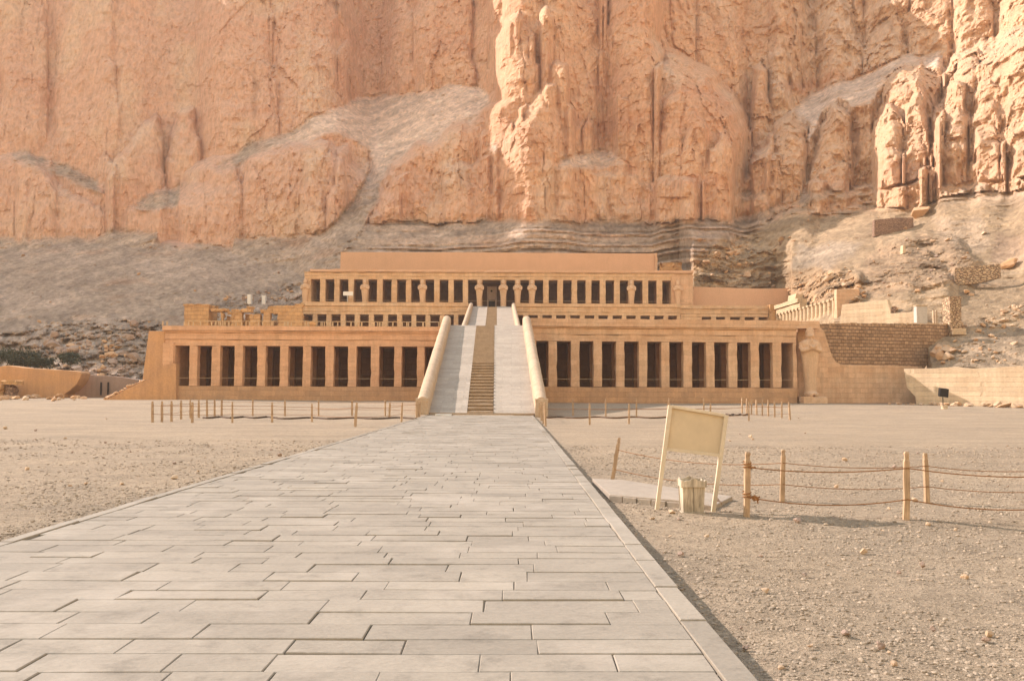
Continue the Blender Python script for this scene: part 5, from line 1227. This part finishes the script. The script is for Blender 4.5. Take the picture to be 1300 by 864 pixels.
# four plank walls: front has two boards with a gap
def plank(x0b, x1b, x0t, x1t, nm):
    mb = MB(); y_f = bc.y; mb.hexa([(bc.x+x0b, y_f+dpt/2-dB, bc.z+.03), (bc.x+x1b, y_f+dpt/2-dB, bc.z+.03), (bc.x+x1b, y_f+dpt/2-dB+.02, bc.z+.03), (bc.x+x0b, y_f+dpt/2-dB+.02, bc.z+.03),
        (bc.x+x0t, y_f+dpt/2-dT_, bc.z+hb), (bc.x+x1t, y_f+dpt/2-dT_, bc.z+hb), (bc.x+x1t, y_f+dpt/2-dT_+.02, bc.z+hb), (bc.x+x0t, y_f+dpt/2-dT_+.02, bc.z+hb)]); return mb.build(nm, MT['binw'], t, bevel=.002)
plank(-hB, -.003, -hT, -.003, 'front_board'); plank(.003, hB, .003, hT, 'front_board')
for s_ in (-1, 1):
    mb = MB(); yy_ = bc.y+dpt/2; xo = bc.x+s_*hB; xt = bc.x+s_*hT
    mb.hexa([(xo-s_*.02, yy_-dB+.021, bc.z+.03), (xo, yy_-dB+.021, bc.z+.03), (xo, yy_+dB, bc.z+.03), (xo-s_*.02, yy_+dB, bc.z+.03), (xt-s_*.02, yy_-dT_+.021, bc.z+hb), (xt, yy_-dT_+.021, bc.z+hb), (xt, yy_+dT_, bc.z+hb), (xt-s_*.02, yy_+dT_, bc.z+hb)]); mb.build('side_board', MT['binw'], t, bevel=.002)
mb = MB(); yy_ = bc.y+dpt/2; mb.hexa([(bc.x-hB+.021, yy_+dB-.02, bc.z+.03), (bc.x+hB-.021, yy_+dB-.02, bc.z+.03), (bc.x+hB-.021, yy_+dB, bc.z+.03), (bc.x-hB+.021, yy_+dB, bc.z+.03), (bc.x-hT+.021, yy_+dT_-.02, bc.z+hb), (bc.x+hT-.021, yy_+dT_-.02, bc.z+hb), (bc.x+hT-.021, yy_+dT_, bc.z+hb), (bc.x-hT+.021, yy_+dT_, bc.z+hb)]); mb.build('back_board', MT['binw'], t)
mb = MB(); frus(mb, hB+.02, hB+.02, dB+.02, dB+.02, 0, .03); mb.build('base', MT['binw'], t, bevel=.003)
for s_ in (-1, 1):   # wavy rim boards
    for axis in 'xy':
        mb = MB(); pts = []; hw_ = hT+.022; n_ = 18
        for i in range(n_+1):
            f = i/n_; u_ = -1+2*f
            wv = .045+.05*math.cos(u_*math.pi)*.5+.02*math.cos(u_*3*math.pi)*.4 + (.03 if abs(u_) > .86 else 0)
            pts.append((u_, wv+.02))
        pl_ = [(-1, -.035)]+[(1, -.035)]+[(u_, h_) for u_, h_ in reversed(pts)]
        if axis == 'x': vv_ = [Vector((bc.x+u_*hw_, bc.y+dpt/2+s_*(dT_+.004), bc.z+hb+h_)) for u_, h_ in pl_]; d_ = (0, s_*.016, 0)
        else: vv_ = [Vector((bc.x+s_*(hT+.004), bc.y+dpt/2+u_*(dT_+.003), bc.z+hb+h_)) for u_, h_ in pl_]; d_ = (s_*.017, 0, 0)
        MB().prism(vv_, d_).build('rim_board', MT['binw'], t)
MB().box(bc.x-hT+.025, bc.x+hT-.025, bc.y+.03, bc.y+dpt-.03, bc.z+.05, bc.z+hb-.02).build('litter', MT['litter'], t)
q = gp(853, 653); put_rock(q, .075, 'rockm', 'pale fist-sized stone between the sign leg and the bin', None, 'stone', .15)
q = gp(912, 641); put_rock(q, .09, 'rockg', 'dark stone just behind the right leg of the sign', None, 'stone', .15)
# side path slab
cor = [gp(752, 614.5), gp(790, 616), gp(930, 634), gp(905, 647), gp(866, 644), gp(774, 636)]
mb = MB(); top = -.045; vs_ = [Vector((p.x, p.y, top)) for p in cor]; vs_[2].z = -.10; vs_[3].z = -.10
mb.prism([v-Vector((0, 0, .16)) for v in vs_], (0, 0, .16)); tag(mb.build('side_path', MT['slab'], bevel=.012), kind='structure')
# kerb stones under the front edge of the side path
a_, b_ = gp(774, 636), gp(866, 644)
for i in range(5):
    p = a_.lerp(b_, (i+.02)/5); q = a_.lerp(b_, (i+.95)/5); d_ = (q-p).normalized(); nn = Vector((d_.y, -d_.x, 0))
    mb = MB(); off = nn*(.03+.01*(i % 2)); zt_ = -.06-.006*i; p2, q2 = p+off, q+off
    mb.hexa([(p2.x, p2.y, -.24), (q2.x, q2.y, -.24), (q2.x-nn.x*.08, q2.y-nn.y*.08, -.24), (p2.x-nn.x*.08, p2.y-nn.y*.08, -.24), (p2.x, p2.y, zt_), (q2.x, q2.y, zt_), (q2.x-nn.x*.08, q2.y-nn.y*.08, zt_), (p2.x-nn.x*.08, p2.y-nn.y*.08, zt_)])
    tag(mb.build('kerb_stone', MT['slab'], bevel=.008), 'brown kerb stone under the front edge of the short side path', 'kerb stone', 'kerb stones of the side path')
# floodlight by the bright wall
fl_ = gp(1199, 519); t = thing('floodlight', 'black square floodlight on a small pale block near the right boundary wall', 'floodlight', fl_)
sxx = fl_.y/F; c_ = P(1197.5, 498.5, fl_.y)
mb = MB(); w2 = 5.4*sxx
ca, sa = math.cos(R(-6)), math.sin(R(-6))
pts = [Vector((c_.x+(a_*ca-b_*sa)*w2, c_.y-.2, c_.z+(a_*sa+b_*ca)*w2)) for a_, b_ in ((-1, -1), (1, -1), (1, 1), (-1, 1))]
MB().prism(pts, (0, .35, .05)).build('lamp_housing', MT['black'], t, bevel=.02)
MB().tube([(c_.x-.05, c_.y, c_.z-w2), (fl_.x-.1, fl_.y, fl_.z+.1)], .04, 8).build('stem', MT['black'], t)
MB().rbox(fl_.x-.15, fl_.x+.25, fl_.y-.1, fl_.y+.3, fl_.z-.1, fl_.z+.34, cell=.15, jit=.03).build('base_block', MT['lit'], t)
# white notice on the top terrace, white boxes on the slope
Yn = YM+.3; t = thing('terrace_notice', 'small white panel on a thin post on the left of the top terrace', 'sign', P(441, 384, Yn))
MB().box(X(434.5, Yn), X(447, Yn), Yn-.03, Yn+.03, Z(440, 375, Yn), Z(440, 370, Yn)).build('panel', MT['white'], t)
MB().tube([P(441, 386, Yn+.06), P(441, 371, Yn+.06)], .04, 6).build('post', MT['white'], t)
for px, lb in ((314.5, 'left of two white boxes on the slope above the ruined chapel'), (333, 'right of two white boxes on the slope above the ruined chapel')):
    q = tp(px, 382); mb = MB(); Yq = q.y-1.2; mb.box(X(px-2.3, Yq), X(px+2.3, Yq), Yq, Yq+1, Z(px, 386, Yq), Z(px, 373.5 if px < 320 else 375, Yq)); tag(mb.build('white_box', MT['white'], bevel=.05), lb, 'box', 'white boxes on the left slope')

# =================================================================== HAZE
me = bpy.data.meshes.new('haze'); bm = bmesh.new(); bmesh.ops.create_cube(bm, size=1)
for v in bm.verts: v.co = Vector((v.co.x*1800, v.co.y*980+410, v.co.z*219+105.5))
bm.to_mesh(me); bm.free(); hz = bpy.data.objects.new('haze', me); COL.objects.link(hz)
hm = bpy.data.materials.new('warm_haze'); hm.use_nodes = True; ht = hm.node_tree; ht.nodes.clear()
pv = ht.nodes.new('ShaderNodeVolumePrincipled'); pv.inputs['Color'].default_value = (.95, .86, .80, 1); pv.inputs['Density'].default_value = HAZE
hout = ht.nodes.new('ShaderNodeOutputMaterial'); ht.links.new(pv.outputs[0], hout.inputs['Volume']); me.materials.append(hm); hz['kind'] = 'stuff'
